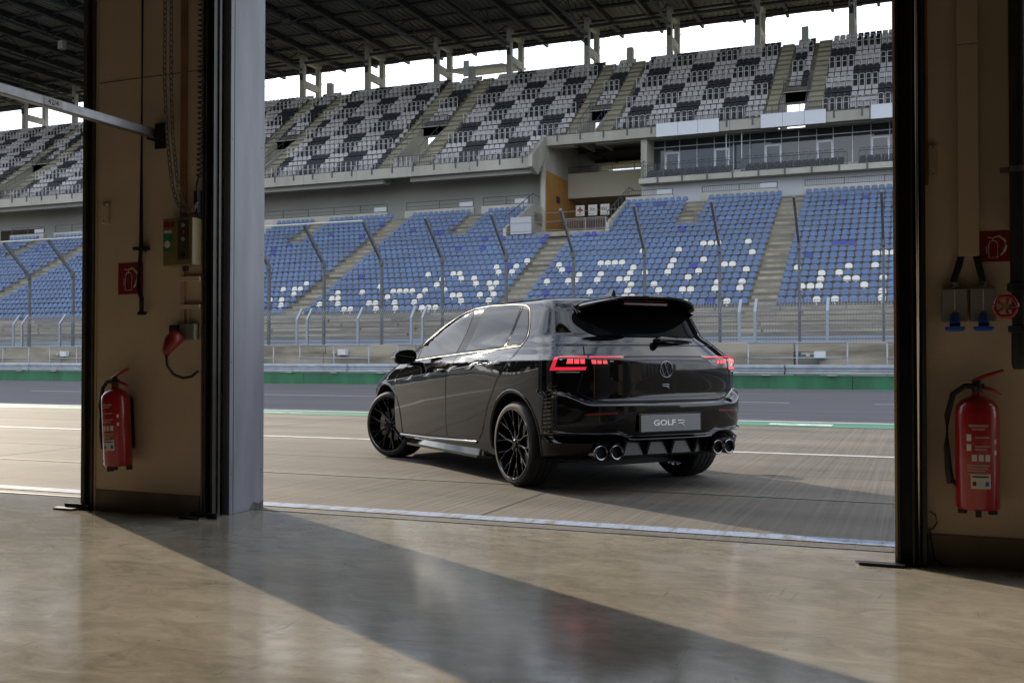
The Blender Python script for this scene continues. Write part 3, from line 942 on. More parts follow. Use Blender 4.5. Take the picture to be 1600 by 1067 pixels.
# handrail sections behind the guardrail
for k in range(16):
    x0 = -1.02 - 4.43 * (k - 0) if k == 0 else -5.39 - 4.43 * (k - 1)
    xs = [x0, x0 + 1.58, x0 + 3.16]
    nth = ['first', 'second', 'third', 'fourth', 'fifth', 'sixth', 'seventh', 'eighth', 'ninth', 'tenth', 'eleventh', 'twelfth', 'thirteenth', 'fourteenth', 'fifteenth', 'sixteenth'][k]
    hr = empty('handrail', (x0, 34.4, 0))
    tag(hr, 'grey tubular handrail section behind the guardrail, %s from the right' % nth, 'handrail', 'handrail sections behind the guardrail')
    for x in xs:
        under(hr, MB().tube([(x, 34.4, 0.0), (x, 34.4, 1.48)], 0.028, 8).build('post', M_GALVL, smooth=True))
    for z, nm in ((1.49, 'top_rail'), (0.985, 'middle_rail')):
        under(hr, MB().tube([(xs[0] - 0.03, 34.4, z), (xs[2] + 0.03, 34.4, z)], 0.026, 8).build(nm, M_GALVL, smooth=True))

# weathered concrete wall behind it, in blocks with recessed joints and a ledge
cw = empty('concrete_barrier_wall', (-30, 35.0, 0))
tag(cw, 'weathered beige concrete wall below the mesh fence', 'wall')
random.seed(3)
x = 8.0
while x > -92:
    ln = random.choice([2.9, 3.6, 4.1])
    gap = 0.85 if random.random() < 0.22 else 0.02
    hh = 1.17 + random.uniform(-0.02, 0.02)
    under(cw, MB().box(x - ln, x, 34.95, 35.5, -0.05, hh).build('block', M_OLDC, bevel=0.02))
    under(cw, MB().box(x - ln - gap + 0.02, x, 35.1, 35.9, hh + 0.002, 1.52).build('coping', M_OLDC, bevel=0.02))
    if gap > 0.5:
        under(cw, MB().box(x - ln - gap + 0.02, x - ln - 0.02, 35.25, 35.5, -0.05, 1.10).build('recess_block', M_OLDC2))
    x -= ln + gap
for X_, Z_, nm in ((-3.12, 1.09, 'right of the car'), (-21.4, 1.22, 'left of the car'), (-36.0, 1.18, 'seen through the left door')):
    b_ = empty('track_box', (X_, 34.9, Z_ - 0.12))
    tag(b_, 'white electrical box on the concrete wall %s' % nm, 'electrical box', 'white boxes on the concrete wall')
    under(b_, MB().box(X_ - 0.19, X_ + 0.19, 34.75, 34.94, Z_ - 0.12, Z_ + 0.12).build('housing', mat('box_white', (0.40, 0.41, 0.42), 0.5), bevel=0.01))
    under(b_, MB().box(X_ - 0.17, X_ + 0.17, 34.741, 34.749, Z_ - 0.10, Z_ + 0.10).build('door', mat('box_door', (0.50, 0.51, 0.53), 0.5)))
    under(b_, MB().box(X_ - 0.45, X_ - 0.33, 34.80, 34.94, Z_ - 0.05, Z_ + 0.05).build('junction_box', mat('ochre_box', (0.42, 0.36, 0.16), 0.6)))

# mesh fence with cranked tops
sections = [(-5.45, -0.55), (-12.1, -6.0), (-18.59, -12.6), (-24.04, -19.1), (-29.45, -24.55), (-34.9, -30.0), (-40.2, -35.4), (-45.65, -40.75), (-51.1, -46.2), (-56.5, -51.6), (-61.9, -57.0), (-67.3, -62.4)]
ordn = ['first', 'second', 'third', 'fourth', 'fifth', 'sixth', 'seventh', 'eighth', 'ninth', 'tenth', 'eleventh', 'twelfth']
for k, (xa, xb) in enumerate(sections):
    f_ = empty('mesh_fence', (xa, 36.3, 0))
    tag(f_, 'galvanised mesh fence panel with cranked posts, %s from the right' % ordn[k], 'fence', 'mesh fence panels behind the concrete wall')
    for x in (xa, (xa + xb) / 2, xb):
        c = MB()
        c.prism([(x - 0.05, 36.26), (x + 0.05, 36.26), (x + 0.05, 36.34), (x - 0.05, 36.34)], 'z', 0.6, 2.62)
        c.add([(x - 0.05, 36.26, 2.62), (x + 0.05, 36.26, 2.62), (x + 0.05, 36.34, 2.62), (x - 0.05, 36.34, 2.62), (x - 0.05, 36.64, 3.10), (x + 0.05, 36.64, 3.10), (x + 0.05, 36.70, 3.06), (x - 0.05, 36.70, 3.06)],
              [(0, 1, 5, 4), (1, 2, 6, 5), (2, 3, 7, 6), (3, 0, 4, 7), (4, 5, 6, 7)])
        under(f_, c.build('post', M_GALVL))
    c = MB()
    nv = int((xb - xa) / 0.10)
    r = 0.0095
    for i in range(nv + 1):
        x = xa + (xb - xa) * i / nv
        c.tube([(x, 36.3, 1.5), (x, 36.3, 2.62), (x, 36.62, 3.02)], r, 3, cap=False)
    for i in range(10):
        z = 1.52 + i * 0.122
        c.tube([(xa, 36.3, z), (xb, 36.3, z)], r * 1.3, 3, cap=False)
    for i in range(4):
        t_ = (i + 1) / 4
        c.tube([(xa, 36.3 + 0.32 * t_, 2.62 + 0.4 * t_), (xb, 36.3 + 0.32 * t_, 2.62 + 0.4 * t_)], r * 1.3, 3, cap=False)
    under(f_, c.build('wire_mesh', M_WIRE))

# tall debris fence: dark cranked posts and tension cables
df = empty('debris_fence', (-30, 38.3, 0))
tag(df, 'tall dark debris fence with posts cranked towards the track', 'fence')
for k in range(-1, 24):
    x = -1.24 - 2.906 * k
    c = MB()
    w = 0.045
    for (y0, z0, y1, z1) in ((38.3, 0.0, 38.3, 5.12), (38.3, 5.12, 36.7, 6.70)):
        d = Vector((0, y1 - y0, z1 - z0)).normalized()
        n = Vector((0, d.z, -d.y)) * 0.07
        a, b = Vector((x, y0, z0)), Vector((x, y1, z1))
        vs = []
        for p in (a, b):
            for sx, sn in ((-w, -1), (w, -1), (w, 1), (-w, 1)):
                vs.append(p + Vector((sx, 0, 0)) + n * sn)
        c.add(vs, [(0, 1, 5, 4), (1, 2, 6, 5), (2, 3, 7, 6), (3, 0, 4, 7), (4, 5, 6, 7), (3, 2, 1, 0)])
    under(df, c.build('post', M_DARKST))
    under(df, MB().box(x - 0.06, x + 0.06, 38.12, 38.36, 4.98, 5.22).build('knee_plate', M_DARKST))
xa, xb = -1.24 - 2.906 * 23, -1.24 + 2.906
c = MB()
for i in range(9):
    z = 1.7 + i * 0.42
    c.tube([(xa, 38.24, z), (xb, 38.24, z)], 0.012, 3, cap=False)
for i in range(5):
    t_ = (i + 1) / 5
    c.tube([(xa, 38.24 - 1.5 * t_, 5.12 + 1.48 * t_), (xb, 38.24 - 1.5 * t_, 5.12 + 1.48 * t_)], 0.012, 3, cap=False)
under(df, c.build('tension_cables', M_WIRE))
c = MB()
c.tube([(-48, 36.72, 6.72), (-21.6, 36.72, 6.72)], 0.035, 6)
under(df, c.build('top_rail', mat('pale_rail', (0.42, 0.40, 0.34), 0.6)))

# ------------------------------------------------------------------ unseen woods added at the left to darken the reflection in the car side
def woods(name, x, ya, yb, h, label, seed):
    random.seed(seed)
    c = MB()
    y = ya
    while y < yb:
        for q in range(2):
            r = random.uniform(3.0, 5.5)
            cx, cy, ch = x + random.uniform(-8, 8), y + random.uniform(-2, 2), h * random.uniform(0.75, 1.1)
            c.tube([(cx, cy, -0.4), (cx, cy, ch * 0.5)], 0.35, 5)
            for _ in range(70):
                a, b = random.uniform(0, 6.283), random.uniform(0, 1)
                rr = r * math.sqrt(random.random()) * (1.1 - 0.75 * b)
                p = Vector((cx + rr * math.cos(a), cy + rr * math.sin(a), ch * (0.16 + 0.84 * b)))
                s = random.uniform(0.7, 1.5)
                u = Vector((random.uniform(-1, 1), random.uniform(-1, 1), random.uniform(-1, 1))).normalized()
                w = u.orthogonal().normalized()
                v = u.cross(w)
                c.add([p + w * s, p + v * s * 0.8, p - w * s, p - v * s * 0.8, p + u * s * 0.7], [(0, 1, 4), (1, 2, 4), (2, 3, 4), (3, 0, 4)])
        y += 3.2
    o = c.build(name, mat('far_foliage', (0.045, 0.065, 0.022), 0.9, noise=0.3, nscale=0.2))
    tag(o, label, 'woods', kind='stuff')


woods('added_woods', -215.0, -90.0, 75.0, 21.0, 'distant woods added out of view to darken the car reflection', 5)
# ================================================================== the grandstand across the track
M_SEATB = mat('blue_seat_plastic', (0.060, 0.110, 0.225), 0.42, noise=0.2, nscale=0.35)
M_SEATN = mat('deep_blue_seat_plastic', (0.012, 0.026, 0.22), 0.4)
M_SEATW = mat('white_seat_plastic', (0.52, 0.51, 0.48), 0.45)
M_UPW = mat('pale_grey_seat_plastic', (0.47, 0.45, 0.46), 0.5, noise=0.15, nscale=0.3)
M_UPD = mat('charcoal_seat_plastic', (0.016, 0.018, 0.024), 0.45)
M_TERR = mat('terrace_concrete', (0.19, 0.175, 0.14), 0.9, col2=(0.085, 0.077, 0.06), nscale=0.6, stretch=(0.3, 1, 1.5), contrast=(0.3, 0.65))
M_STAIR = mat('stair_concrete', (0.30, 0.275, 0.21), 0.9, col2=(0.13, 0.115, 0.085), nscale=0.9, contrast=(0.3, 0.65))
M_PALE = mat('pale_precast', (0.40, 0.385, 0.335), 0.85, col2=(0.27, 0.26, 0.22), nscale=0.35, stretch=(1, 1, 0.3), contrast=(0.3, 0.7))
M_RENDER = mat('light_grey_render', (0.38, 0.39, 0.41), 0.85, noise=0.06, nscale=0.2)
M_RENDERD = mat('grey_render', (0.27, 0.265, 0.245), 0.9, noise=0.08, nscale=0.2, stretch=(1, 1, 0.4))
M_BEIGE = mat('beige_render', (0.34, 0.31, 0.245), 0.9, noise=0.05, nscale=0.3)
M_OCHRE = mat('ochre_render', (0.34, 0.17, 0.035), 0.85, noise=0.12, nscale=0.5)
M_RAILD = mat('dark_railing_paint', (0.055, 0.060, 0.070), 0.5)
M_RAILL = mat('pale_safety_rail', (0.58, 0.57, 0.57), 0.5, metal=0.2)
M_ROOF = mat('roof_sheet_underside', (0.15, 0.145, 0.125), 0.7, noise=0.15, nscale=0.2)
M_ROOFB = mat('roof_steelwork', (0.022, 0.022, 0.024), 0.6)
M_FASC = mat('white_fascia_panel', (0.54, 0.56, 0.61), 0.4)
M_PANE = mat('suite_glass', (0.03, 0.035, 0.04), 0.04, spec=0.6)
M_FRAME = mat('aluminium_frame', (0.40, 0.41, 0.42), 0.45, metal=0.3)
M_CANOPY = mat('canopy_concrete', (0.34, 0.33, 0.30), 0.85)

GS = empty('grandstand', (-40, 60, 0))
tag(GS, 'large concrete grandstand with two seating tiers and a dark steel roof', 'grandstand')


def gp(mb, name, m, **k):
    return under(GS, mb.build(name, m, **k))


AISLES = [-8.6, -24.72, -40.95, -57.2, -73.45, -89.7]
HALF_AISLES = [-15.85, -33.7, -49.0, -65.3, -81.6]
ENTRIES = [-24.72, -57.2, -89.7]
LX0, LX1 = -98.0, 12.0


def low_row(i):
    return 60.92 + 0.811 * i, 4.77 + 0.4405 * i


def in_entry(x):
    return any(c - 4.75 < x < c + 3.3 for c in ENTRIES)


# lower terrace: one concrete step for each row, each a part
def spans_low(i):
    xs = [LX1, LX0]
    if i < 13:
        return [(LX0, LX1)]
    out, hi = [], LX1
    for c in ENTRIES:
        out.append((c + 3.3, hi))
        hi = c - 4.75
    out.append((LX0, hi))
    return out


for i in range(-1, 20):
    y, z = low_row(i)
    c = MB()
    for a, b in spans_low(i):
        c.box(a, b, y - 0.36, y + 0.46, z - 0.85, z - 0.30)
    gp(c, 'terrace_step', M_TERR)
# solid body below the steps
c = MB()
c.prism([(60.0, 0.0), (60.0, 3.2), (71.5, 9.4), (71.5, 0.0)], 'x', LX0, LX1)
gp(c, 'understructure', M_TERR)
# old lower tiers in front of the seats
for k in range(5):
    y0 = 50.0 + 2.0 * k
    gp(MB().box(LX0, LX1, y0, y0 + 2.05, -0.05, 2.25 + 0.36 * k), 'old_tier', M_OLDC2)
    random.seed(40 + k)
    x = LX1
    while x > LX0:
        ln = random.uniform(3.0, 7.5)
        if random.random() < 0.75:
            gp(MB().box(x - ln, x - 0.15, y0 + 0.25, y0 + 0.62, 2.252 + 0.36 * k, 2.43 + 0.36 * k), 'bench_slab', M_OLDC)
        x -= ln
gp(MB().box(LX0, LX1, 49.6, 49.99, -0.05, 2.05), 'front_wall', mat('blue_grey_wall', (0.20, 0.225, 0.26), 0.8, noise=0.12, nscale=0.4))

# stairways through the lower tier, with half steps and hazard edges
M_HAZ = mat('hazard_pale', (0.50, 0.45, 0.28), 0.7)
for ci, c0 in enumerate(AISLES):
    st = MB()
    for i in range(-1, 13 if c0 in ENTRIES else 20):
        y, z = low_row(i)
        st.box(c0 - 0.78, c0 + 0.78, y - 0.352, y + 0.47, z - 0.60, z - 0.292)
        st.box(c0 - 0.78, c0 + 0.78, y - 0.60, y - 0.352, z - 0.70, z - 0.51)
    gp(st, 'stairway', M_STAIR)
    for i in (2, 8):
        y, z = low_row(i)
        hz = MB()
        for k in range(9):
            x = c0 - 0.74 + k * 0.17
            hz.add([(x, y - 0.356, z - 0.36), (x + 0.085, y - 0.356, z - 0.36), (x + 0.135, y - 0.356, z - 0.285), (x + 0.05, y - 0.356, z - 0.285)], [(0, 1, 2, 3)])
        gp(hz, 'hazard_edge', M_HAZ)
for c0 in HALF_AISLES:
    st = MB()
    for i in range(14, 20):
        y, z = low_row(i)
        st.box(c0 - 0.80, c0 + 0.80, y - 0.352, y + 0.47, z - 0.60, z - 0.292)
        st.box(c0 - 0.80, c0 + 0.80, y - 0.60, y - 0.352, z - 0.70, z - 0.51)
    gp(st, 'stairway', M_STAIR)
    y, z = low_row(14)
    c = MB()
    for x in (c0 - 0.8, c0 + 0.8):
        c.tube([(x, y - 0.45, z - 0.4), (x, y - 0.45, z + 0.55)], 0.025, 5)
    for q in (0.55, 0.25):
        c.tube([(c0 - 0.8, y - 0.45, z + q), (c0 + 0.8, y - 0.45, z + q)], 0.02, 5)
    gp(c, 'stair_rail', M_RAILD)


# ------------------------------------------------------------------ seats of the lower tier
def low_seat_mesh():
    mb = MB()
    arch = [(-0.205, -0.09), (-0.215, 0.05), (-0.195, 0.125), (-0.14, 0.18), (-0.06, 0.205), (0.06, 0.205), (0.14, 0.18), (0.195, 0.125), (0.215, 0.05), (0.205, -0.09)]
    n = len(arch)

    def by(z, x, off):        # hollow, slightly reclined shell
        return off + 0.10 * (z + 0.1) + 0.035 * (1 - (x / 0.215) ** 2)
    vs = [(x, by(z, x, 0.0), z) for x, z in arch] + [(x, by(z, x, 0.03), z) for x, z in arch]
    fs = [tuple(range(n)), tuple(range(2 * n - 1, n - 1, -1))] + [(i, n + i, n + (i + 1) % n, (i + 1) % n) for i in range(n)]
    mb.add(vs, fs)
    mb.add([(-0.205, -0.16, -0.085), (0.205, -0.16, -0.085), (0.212, 0.03, -0.095), (-0.212, 0.03, -0.095), (-0.17, -0.17, -0.125), (0.17, -0.17, -0.125), (0.2, 0.05, -0.13), (-0.2, 0.05, -0.13)],
           [(0, 1, 2, 3), (4, 7, 6, 5), (0, 4, 5, 1), (1, 5, 6, 2), (2, 6, 7, 3), (3, 7, 4, 0)])
    mb.box(-0.05, 0.05, -0.10, 0.0, -0.30, -0.131)
    return mb


WHITE_SEATS = {(-1, -555), (-1, -455), (-1, -205), (0, -205), (1, -655), (1, -605), (1, -555), (1, -305), (2, -555), (2, -405), (2, -355), (2, -205), (3, -555), (3, -455), (4, -705), (4, -405), (4, -255), (6, -255), (6, -205), (6, -155), (-1, -1316), (-1, -1066), (0, -1716), (0, -1666), (1, -1966), (1, -1716), (1, -1516), (1, -1366), (1, -1316), (1, -1166), (1, -1016), (2, -1716), (2, -1566), (2, -1166), (2, -1016), (3, -2316), (3, -2166), (3, -2116), (3, -1966), (3, -1816), (3, -1766), (3, -1366), (4, -2116), (4, -1966), (4, -1766), (4, -1666), (4, -1516), (4, -1316), (4, -1016), (5, -2266), (5, -1766), (5, -1516), (5, -1166), (5, -1116), (6, -2316), (6, -2016), (6, -1966), (6, -1916), (6, -1866), (6, -1516), (6, -1316), (7, -1016), (8, -1766), (8, -1516), (9, -1366), (9, -1316), (9, -1266), (9, -1066), (-1, -3684), (-1, -3634), (-1, -3434), (-1, -3284), (-1, -3084), (-1, -3034), (-1, -2984), (0, -3934), (0, -3784), (0, -3534), (0, -3484), (0, -3334), (0, -3184), (0, -2834), (0, -2634), (1, -3884), (1, -3834), (1, -3434), (1, -3184), (1, -2934), (1, -2884), (1, -2734), (1, -2634), (2, -3884), (2, -3684), (2, -3434), (2, -3384), (2, -3334), (2, -3284), (2, -3184), (2, -3034), (2, -2684), (3, -3584), (3, -3134), (3, -2834), (3, -2734), (3, -2684), (4, -3134), (4, -2984), (4, -2884), (5, -3284), (5, -3084), (5, -3034), (5, -2734), (5, -2634), (6, -2784), (6, -2634), (7, -2584), (0, -4258), (1, -4408), (1, -4308), (2, -4258), (3, -4408), (3, -4308), (3, -4258), (4, -4258)}
NAVY_SEATS = {(6, -655), (8, -505), (8, -455), (8, -405), (16, -505), (17, -355), (-1, -1166), (1, -2266), (5, -2216), (5, -1366), (12, -2266), (12, -2216), (12, -1566), (14, -1366), (18, -2016), (18, -1866), (18, -1816), (5, -3834), (6, -2684), (10, -3234), (10, -3034), (11, -2584), (12, -3084), (12, -2934), (12, -2584), (14, -3584), (14, -3534), (15, -3834), (16, -2984), (17, -2984), (0, -4358), (11, -4958), (12, -5008), (13, -4908), (14, -4258), (15, -4608), (17, -4208), (11, -7608), (15, -7908), (16, -7908), (18, -8458), (18, -7758), (19, -8258)}
proto = low_seat_mesh()
seat_me = {}
for key, m in (('blue', M_SEATB), ('deep blue', M_SEATN), ('white', M_SEATW)):
    me = proto.mesh('bucket_seat_' + key.replace(' ', '_'))
    me.materials.append(m)
    seat_me[key] = me
seats = []
edges = [2.6] + [e for a in AISLES for e in (a + 0.80, a - 0.80)]
for b in range(0, len(edges) - 1, 2):
    hi, lo = edges[b], edges[b + 1]
    n = int((hi - lo) / 0.5)
    off = 0.0 if b == 0 else ((hi - lo) - n * 0.5) / 2
    for i in range(-1, 20):
        y, z = low_row(i)
        for k in range(n):
            x = lo + off + 0.25 + 0.5 * k
            if i >= 14 and any(abs(x - c) < 0.8 for c in HALF_AISLES):
                continue
            if i >= 13 and in_entry(x):
                continue
            key = (i, round(x * 100))
            colr = 'white' if key in WHITE_SEATS else ('deep blue' if key in NAVY_SEATS else 'blue')
            seats.append((i, b // 2, k, n, x, y, z, colr))
_fw = Vector((-math.sin(R_(22.057)), math.cos(R_(22.057)), 0))
_rt = Vector((math.cos(R_(22.057)), math.sin(R_(22.057)), 0))


def seen(s):
    """seats the photograph shows: not behind the car, the fence foot or the door jambs"""
    p = Vector((s[4], s[5], 0))
    d = p.dot(_fw)
    u = 800 + 1580 * p.dot(_rt) / d
    v = 560 - 1580 * (s[6] - CAM_H) / d
    if u > 1393 or u < 418 or s[0] < 0:
        return None
    if 700 < u < 1092 and v > 462:
        return None
    return d


cand = sorted([(seen(s), j) for j, s in enumerate(seats) if seen(s)])[:300]
single = {j for _, j in cand}
ORD = ['', 'first', 'second', 'third', 'fourth', 'fifth', 'sixth', 'seventh', 'eighth', 'ninth', 'tenth', 'eleventh', 'twelfth', 'thirteenth', 'fourteenth', 'fifteenth',
       'sixteenth', 'seventeenth', 'eighteenth', 'nineteenth', 'twentieth', 'twenty-first', 'twenty-second', 'twenty-third', 'twenty-fourth', 'twenty-fifth', 'twenty-sixth', 'twenty-seventh', 'twenty-eighth', 'twenty-ninth', 'thirtieth']
rest = MB()
MI = {'blue': 0, 'deep blue': 1, 'white': 2}
random.seed(11)
for j, (i, blk, k, n, x, y, z, colr) in enumerate(seats):
    if j in single:
        o = link('bucket_seat', seat_me[colr], loc=(x, y, z), rot=(random.uniform(-0.04, 0.04), 0, random.uniform(-0.03, 0.03)))
        if blk == 0:
            where = '%s right of the rightmost stairway' % ORD[k + 1]
        elif blk == 1:
            where = '%s left of the rightmost stairway' % ORD[n - k]
        else:
            where = '%s left of the stairway above the car roof' % ORD[min(30, n - k)]
        tag(o, '%s bucket seat, %s row from the bottom, %s' % (colr, ORD[i + 2], where), 'seat', 'bucket seats of the lower tier')
    else:
        t_ = random.uniform(-0.012, 0.012)
        rest.add([(p[0] + x, p[1] + y + t_, p[2] + z) for p in proto.v], proto.f, MI[colr])
o = rest.build('lower_tier_seats', [M_SEATB, M_SEATN, M_SEATW])
tag(o, 'remaining rows of blue bucket seats in the lower tier', 'seats', kind='stuff')


# ------------------------------------------------------------------ walls, parapets and railings behind the lower tier
def railing(pts, h, name='railing', m=M_RAILD, bars=0.14, posts=2.0, mid=False):
    """tubular railing with fine bars along a straight run (x0, x1, y, z base)"""
    x0, x1, y, z0 = pts
    c = MB()
    c.tube([(x0, y, z0 + h), (x1, y, z0 + h)], 0.028, 5)
    c.tube([(x0, y, z0 + 0.08), (x1, y, z0 + 0.08)], 0.018, 4)
    n = max(1, int(round(abs(x1 - x0) / posts)))
    for k in range(n + 1):
        x = x0 + (x1 - x0) * k / n
        c.box(x - 0.03, x + 0.03, y - 0.03, y + 0.03, z0 - 0.02, z0 + h)
    if bars:
        n = int(abs(x1 - x0) / bars)
        for k in range(1, n):
            x = x0 + (x1 - x0) * k / n
            c.box(x - 0.009, x + 0.009, y - 0.009, y + 0.009, z0 + 0.08, z0 + h)
    elif mid:
        c.tube([(x0, y, z0 + h * 0.5), (x1, y, z0 + h * 0.5)], 0.018, 4)
    return gp(c, name, m)


for (a, b) in ((-56.4, -42.8), (-41.1, -34.6), (-33.9, -29.6), (-21.5, -17.7), (-15.6, -9.8), (-8.0, 6.0), (-73.0, -58.2), (-81.0, -74.3), (-86.9, -82.3)):
    gp(MB().box(a, b, 76.85, 77.25, 12.2, 13.62), 'parapet', M_PALE, bevel=0.02)
    big = a > -22
    railing((a + 0.1, b - 0.1, 77.05, 13.62), 0.50 if big else 0.72, bars=0.16 if big else None, posts=2.6, mid=True)
    gp(MB().box(b - 1.35, b - 0.15, 76.98, 77.0, 13.72, 13.72 + 0.36), 'notice_panel', mat('notice_panel', (0.36, 0.38, 0.41), 0.5))
# cross passage floor and rear walls
gp(MB().box(LX0, -29.3, 77.25, 81.0, 12.0, 13.0), 'passage_slab', M_STAIR)
gp(MB().box(-20.9, LX1, 77.25, 79.0, 12.0, 13.0), 'passage_slab', M_STAIR)
gp(MB().box(LX0, -29.35, 80.6, 81.4, 12.0, 19.2), 'rear_wall', M_RENDERD)
gp(MB().box(-86.9 - 5.5, -86.8, 80.55, 80.599, 12.0, 14.75), 'opening_shade_panel', mat('opening_shade', (0.03, 0.018, 0.01), 0.9))  # dark panel on the wall stands in for the shade inside an opening
gp(MB().box(-86.79, -86.6, 80.5, 80.599, 12.0, 14.85), 'opening_jamb', M_OCHRE)
gp(MB().box(-20.75, LX1, 79.0, 79.6, 12.0, 14.80), 'suite_base_wall', M_RENDER)

# ------------------------------------------------------------------ entrance hall between the two stand halves
HX0, HX1 = -29.1, -21.0
gp(MB().box(HX0 - 0.5, HX0, 79.3, 99.0, 0.0, 18.9), 'hall_side_wall', M_PALE)
c = MB()
c.prism([(80.0, 18.903), (82.5, 20.25), (99.0, 20.25), (99.0, 18.903)], 'x', HX0 - 0.5, HX0)
gp(c, 'hall_side_wall', M_PALE)
c = MB()
c.prism([(80.0, 18.903), (82.5, 20.25), (99.0, 20.25), (99.0, 18.903)], 'x', HX1, HX1 + 0.5)
gp(c, 'hall_side_wall', M_PALE)
gp(MB().box(HX0 + 0.001, HX0 + 0.03, 79.32, 92.0, 10.0, 16.72), 'ochre_panel', M_OCHRE)
gp(MB().box(HX0 - 0.3, HX0 + 0.05, 79.05, 79.3, 10.5, 18.68), 'corner_pilaster', M_PALE, bevel=0.02)
gp(MB().box(HX1, HX1 + 0.5, 79.65, 99.0, 0.0, 18.9), 'hall_side_wall', M_PALE)
gp(MB().box(HX1 - 0.03, HX1 - 0.001, 79.9, 92.0, 10.0, 16.72), 'ochre_panel', M_OCHRE)
gp(MB().box(HX0 + 0.031, HX1 - 0.031, 85.0, 85.5, 15.15, 17.36), 'hall_parapet', M_BEIGE)
gp(MB().box(HX0 + 0.031, HX1 - 0.031, 85.51, 98.5, 15.15, 15.5), 'hall_slab', M_PALE)
gp(MB().box(HX0 + 0.031, HX1 - 0.031, 71.9, 99.0, 10.2, 10.55), 'hall_floor', M_STAIR)
gp(MB().box(HX0 + 0.031, -26.05, 93.0, 93.4, 10.55, 15.14), 'hall_rear_wall', M_OCHRE)
gp(MB().box(-24.75, HX1 - 0.031, 93.0, 93.4, 10.55, 15.14), 'hall_rear_wall', M_OCHRE)
gp(MB().box(HX0 + 0.031, HX1 - 0.031, 95.0, 95.3, 15.51, 19.22), 'hall_rear_sill', M_BEIGE)
gp(MB().box(HX0 + 0.031, HX1 - 0.031, 82.2, 98.0, 20.0, 20.2), 'hall_ceiling', M_BEIGE)
railing((HX0 + 0.05, HX1 - 0.05, 85.25, 17.36), 0.6, bars=0.16, posts=2.0)
c = MB()
c.prism([(79.8, 18.74), (82.3, 20.02), (82.3, 20.2), (79.8, 18.95)], 'x', HX0 + 0.031, HX1 - 0.031)
gp(c, 'hall_ceiling', M_BEIGE)
c = MB()
for yy in (83.0, 88.0, 93.0):
    c.box(HX0 + 0.031, HX1 - 0.031, yy, yy + 0.15, 19.75, 19.998)
c.tube([(HX0 + 0.6, 83.0, 19.6), (HX0 + 2.6, 92.0, 19.5)], 0.12, 6)
gp(c, 'ceiling_pipes', M_ROOFB)
gp(MB().box(HX0 + 0.031, HX0 + 0.045, 81.85, 82.85, 14.35, 14.95), 'small_window', M_ROOFB)
# entry side walls cut into the lower terrace
for xa in (-29.6, -21.45):
    c = MB()
    c.prism([(71.2, 9.9), (71.2, 10.9), (77.2, 13.62), (79.2, 13.62), (79.2, 9.9)], 'x', xa, xa + 0.25)
    gp(c, 'entry_side_wall', M_PALE)
    c = MB()
    c.tube([(xa + 0.12, 71.3, 11.75), (xa + 0.12, 77.2, 14.45), (xa + 0.12, 79.0, 14.45)], 0.035, 5)
    for q in range(7):
        yy = 71.3 + q * 0.98
        c.tube([(xa + 0.12, yy, 10.9 + (yy - 71.2) * 0.455), (xa + 0.12, yy, 11.75 + (yy - 71.3) * 0.457)], 0.025, 5)
    gp(c, 'entry_handrail', M_RAILD)
railing((-28.6, -24.9, 82.8, 12.0), 1.05, 'hall_railing', M_RAILL, 0.15)
gp(MB().box(-29.0, -27.3, 71.25, 71.4, 10.4, 11.7), 'service_cabinet', mat('cabinet_grey', (0.30, 0.31, 0.33), 0.5))
for (x, txt, lab, mm) in ((-27.6, '+', 'white sign with a red cross above the stand entrance', M_REDP), (-26.45, 'für', 'white lettered sign in the middle above the stand entrance', M_BLKMET),
                          (-25.35, 'WC', 'white toilet sign at the right above the stand entrance', M_BLKMET)):
    s_ = empty('entrance_sign', (x, 84.0, 13.4))
    tag(s_, lab, 'sign', 'white signs above the stand entrance')
    MB().box(-0.40, 0.40, -0.03, 0.03, 0.0, 0.93).build('plate', M_WHITE, s_)
    if txt == '+':
        MB().box(-0.24, 0.24, -0.045, -0.031, 0.44, 0.60).build('cross_bar', mm, s_)
        MB().box(-0.08, 0.08, -0.047, -0.031, 0.28, 0.78).build('cross_bar', mm, s_)
    else:
        me = text_mesh(txt, 0.42, 0.006)
        q = link('lettering', me, mm, s_, loc=(0, -0.038, 0.55), rot=(R_(90), 0, 0))
    MB().box(-0.3, 0.1, -0.04, -0.031, 0.10, 0.16).build('small_print', M_GREYBOX, s_)

# ------------------------------------------------------------------ upper tier
UP0 = 81.4


def up_row(j):
    return UP0 + 0.8 * j, 20.36 + 0.6216 * j


UX0, UX1, USPLIT = -112.0, 12.0, -29.2
UAISLES = [(-11.35, -10.3), (-8.15, -7.1), (-27.85, -26.75), (-24.95, -23.9), (-44.4, -43.2), (-40.6, -39.4), (-60.7, -59.5), (-57.2, -56.0), (-77.0, -75.8), (-73.4, -72.2), (-93.2, -92.0), (-89.6, -88.4)]
VOM = [(-10.3, -8.15), (-26.75, -24.95), (-43.2, -40.6), (-59.5, -57.2), (-75.8, -73.4), (-92.0, -89.6)]      # mouths between the paired stairs
for j in range(-4, 15):
    y, z = up_row(j)
    c = MB()
    xl = UX0
    xr = UX1 if j >= 0 else USPLIT
    cuts = sorted([(a, b) for a, b in VOM if -2 <= j <= 3 or False])
    xx = xl
    for a, b in cuts:
        if b > xr:
            continue
        c.box(xx, a, y - 0.42, y + 0.40, z - 1.15, z - 0.33)
        xx = b
    c.box(xx, xr, y - 0.42, y + 0.40, z - 1.15, z - 0.33)
    gp(c, 'upper_terrace_step', M_TERR)
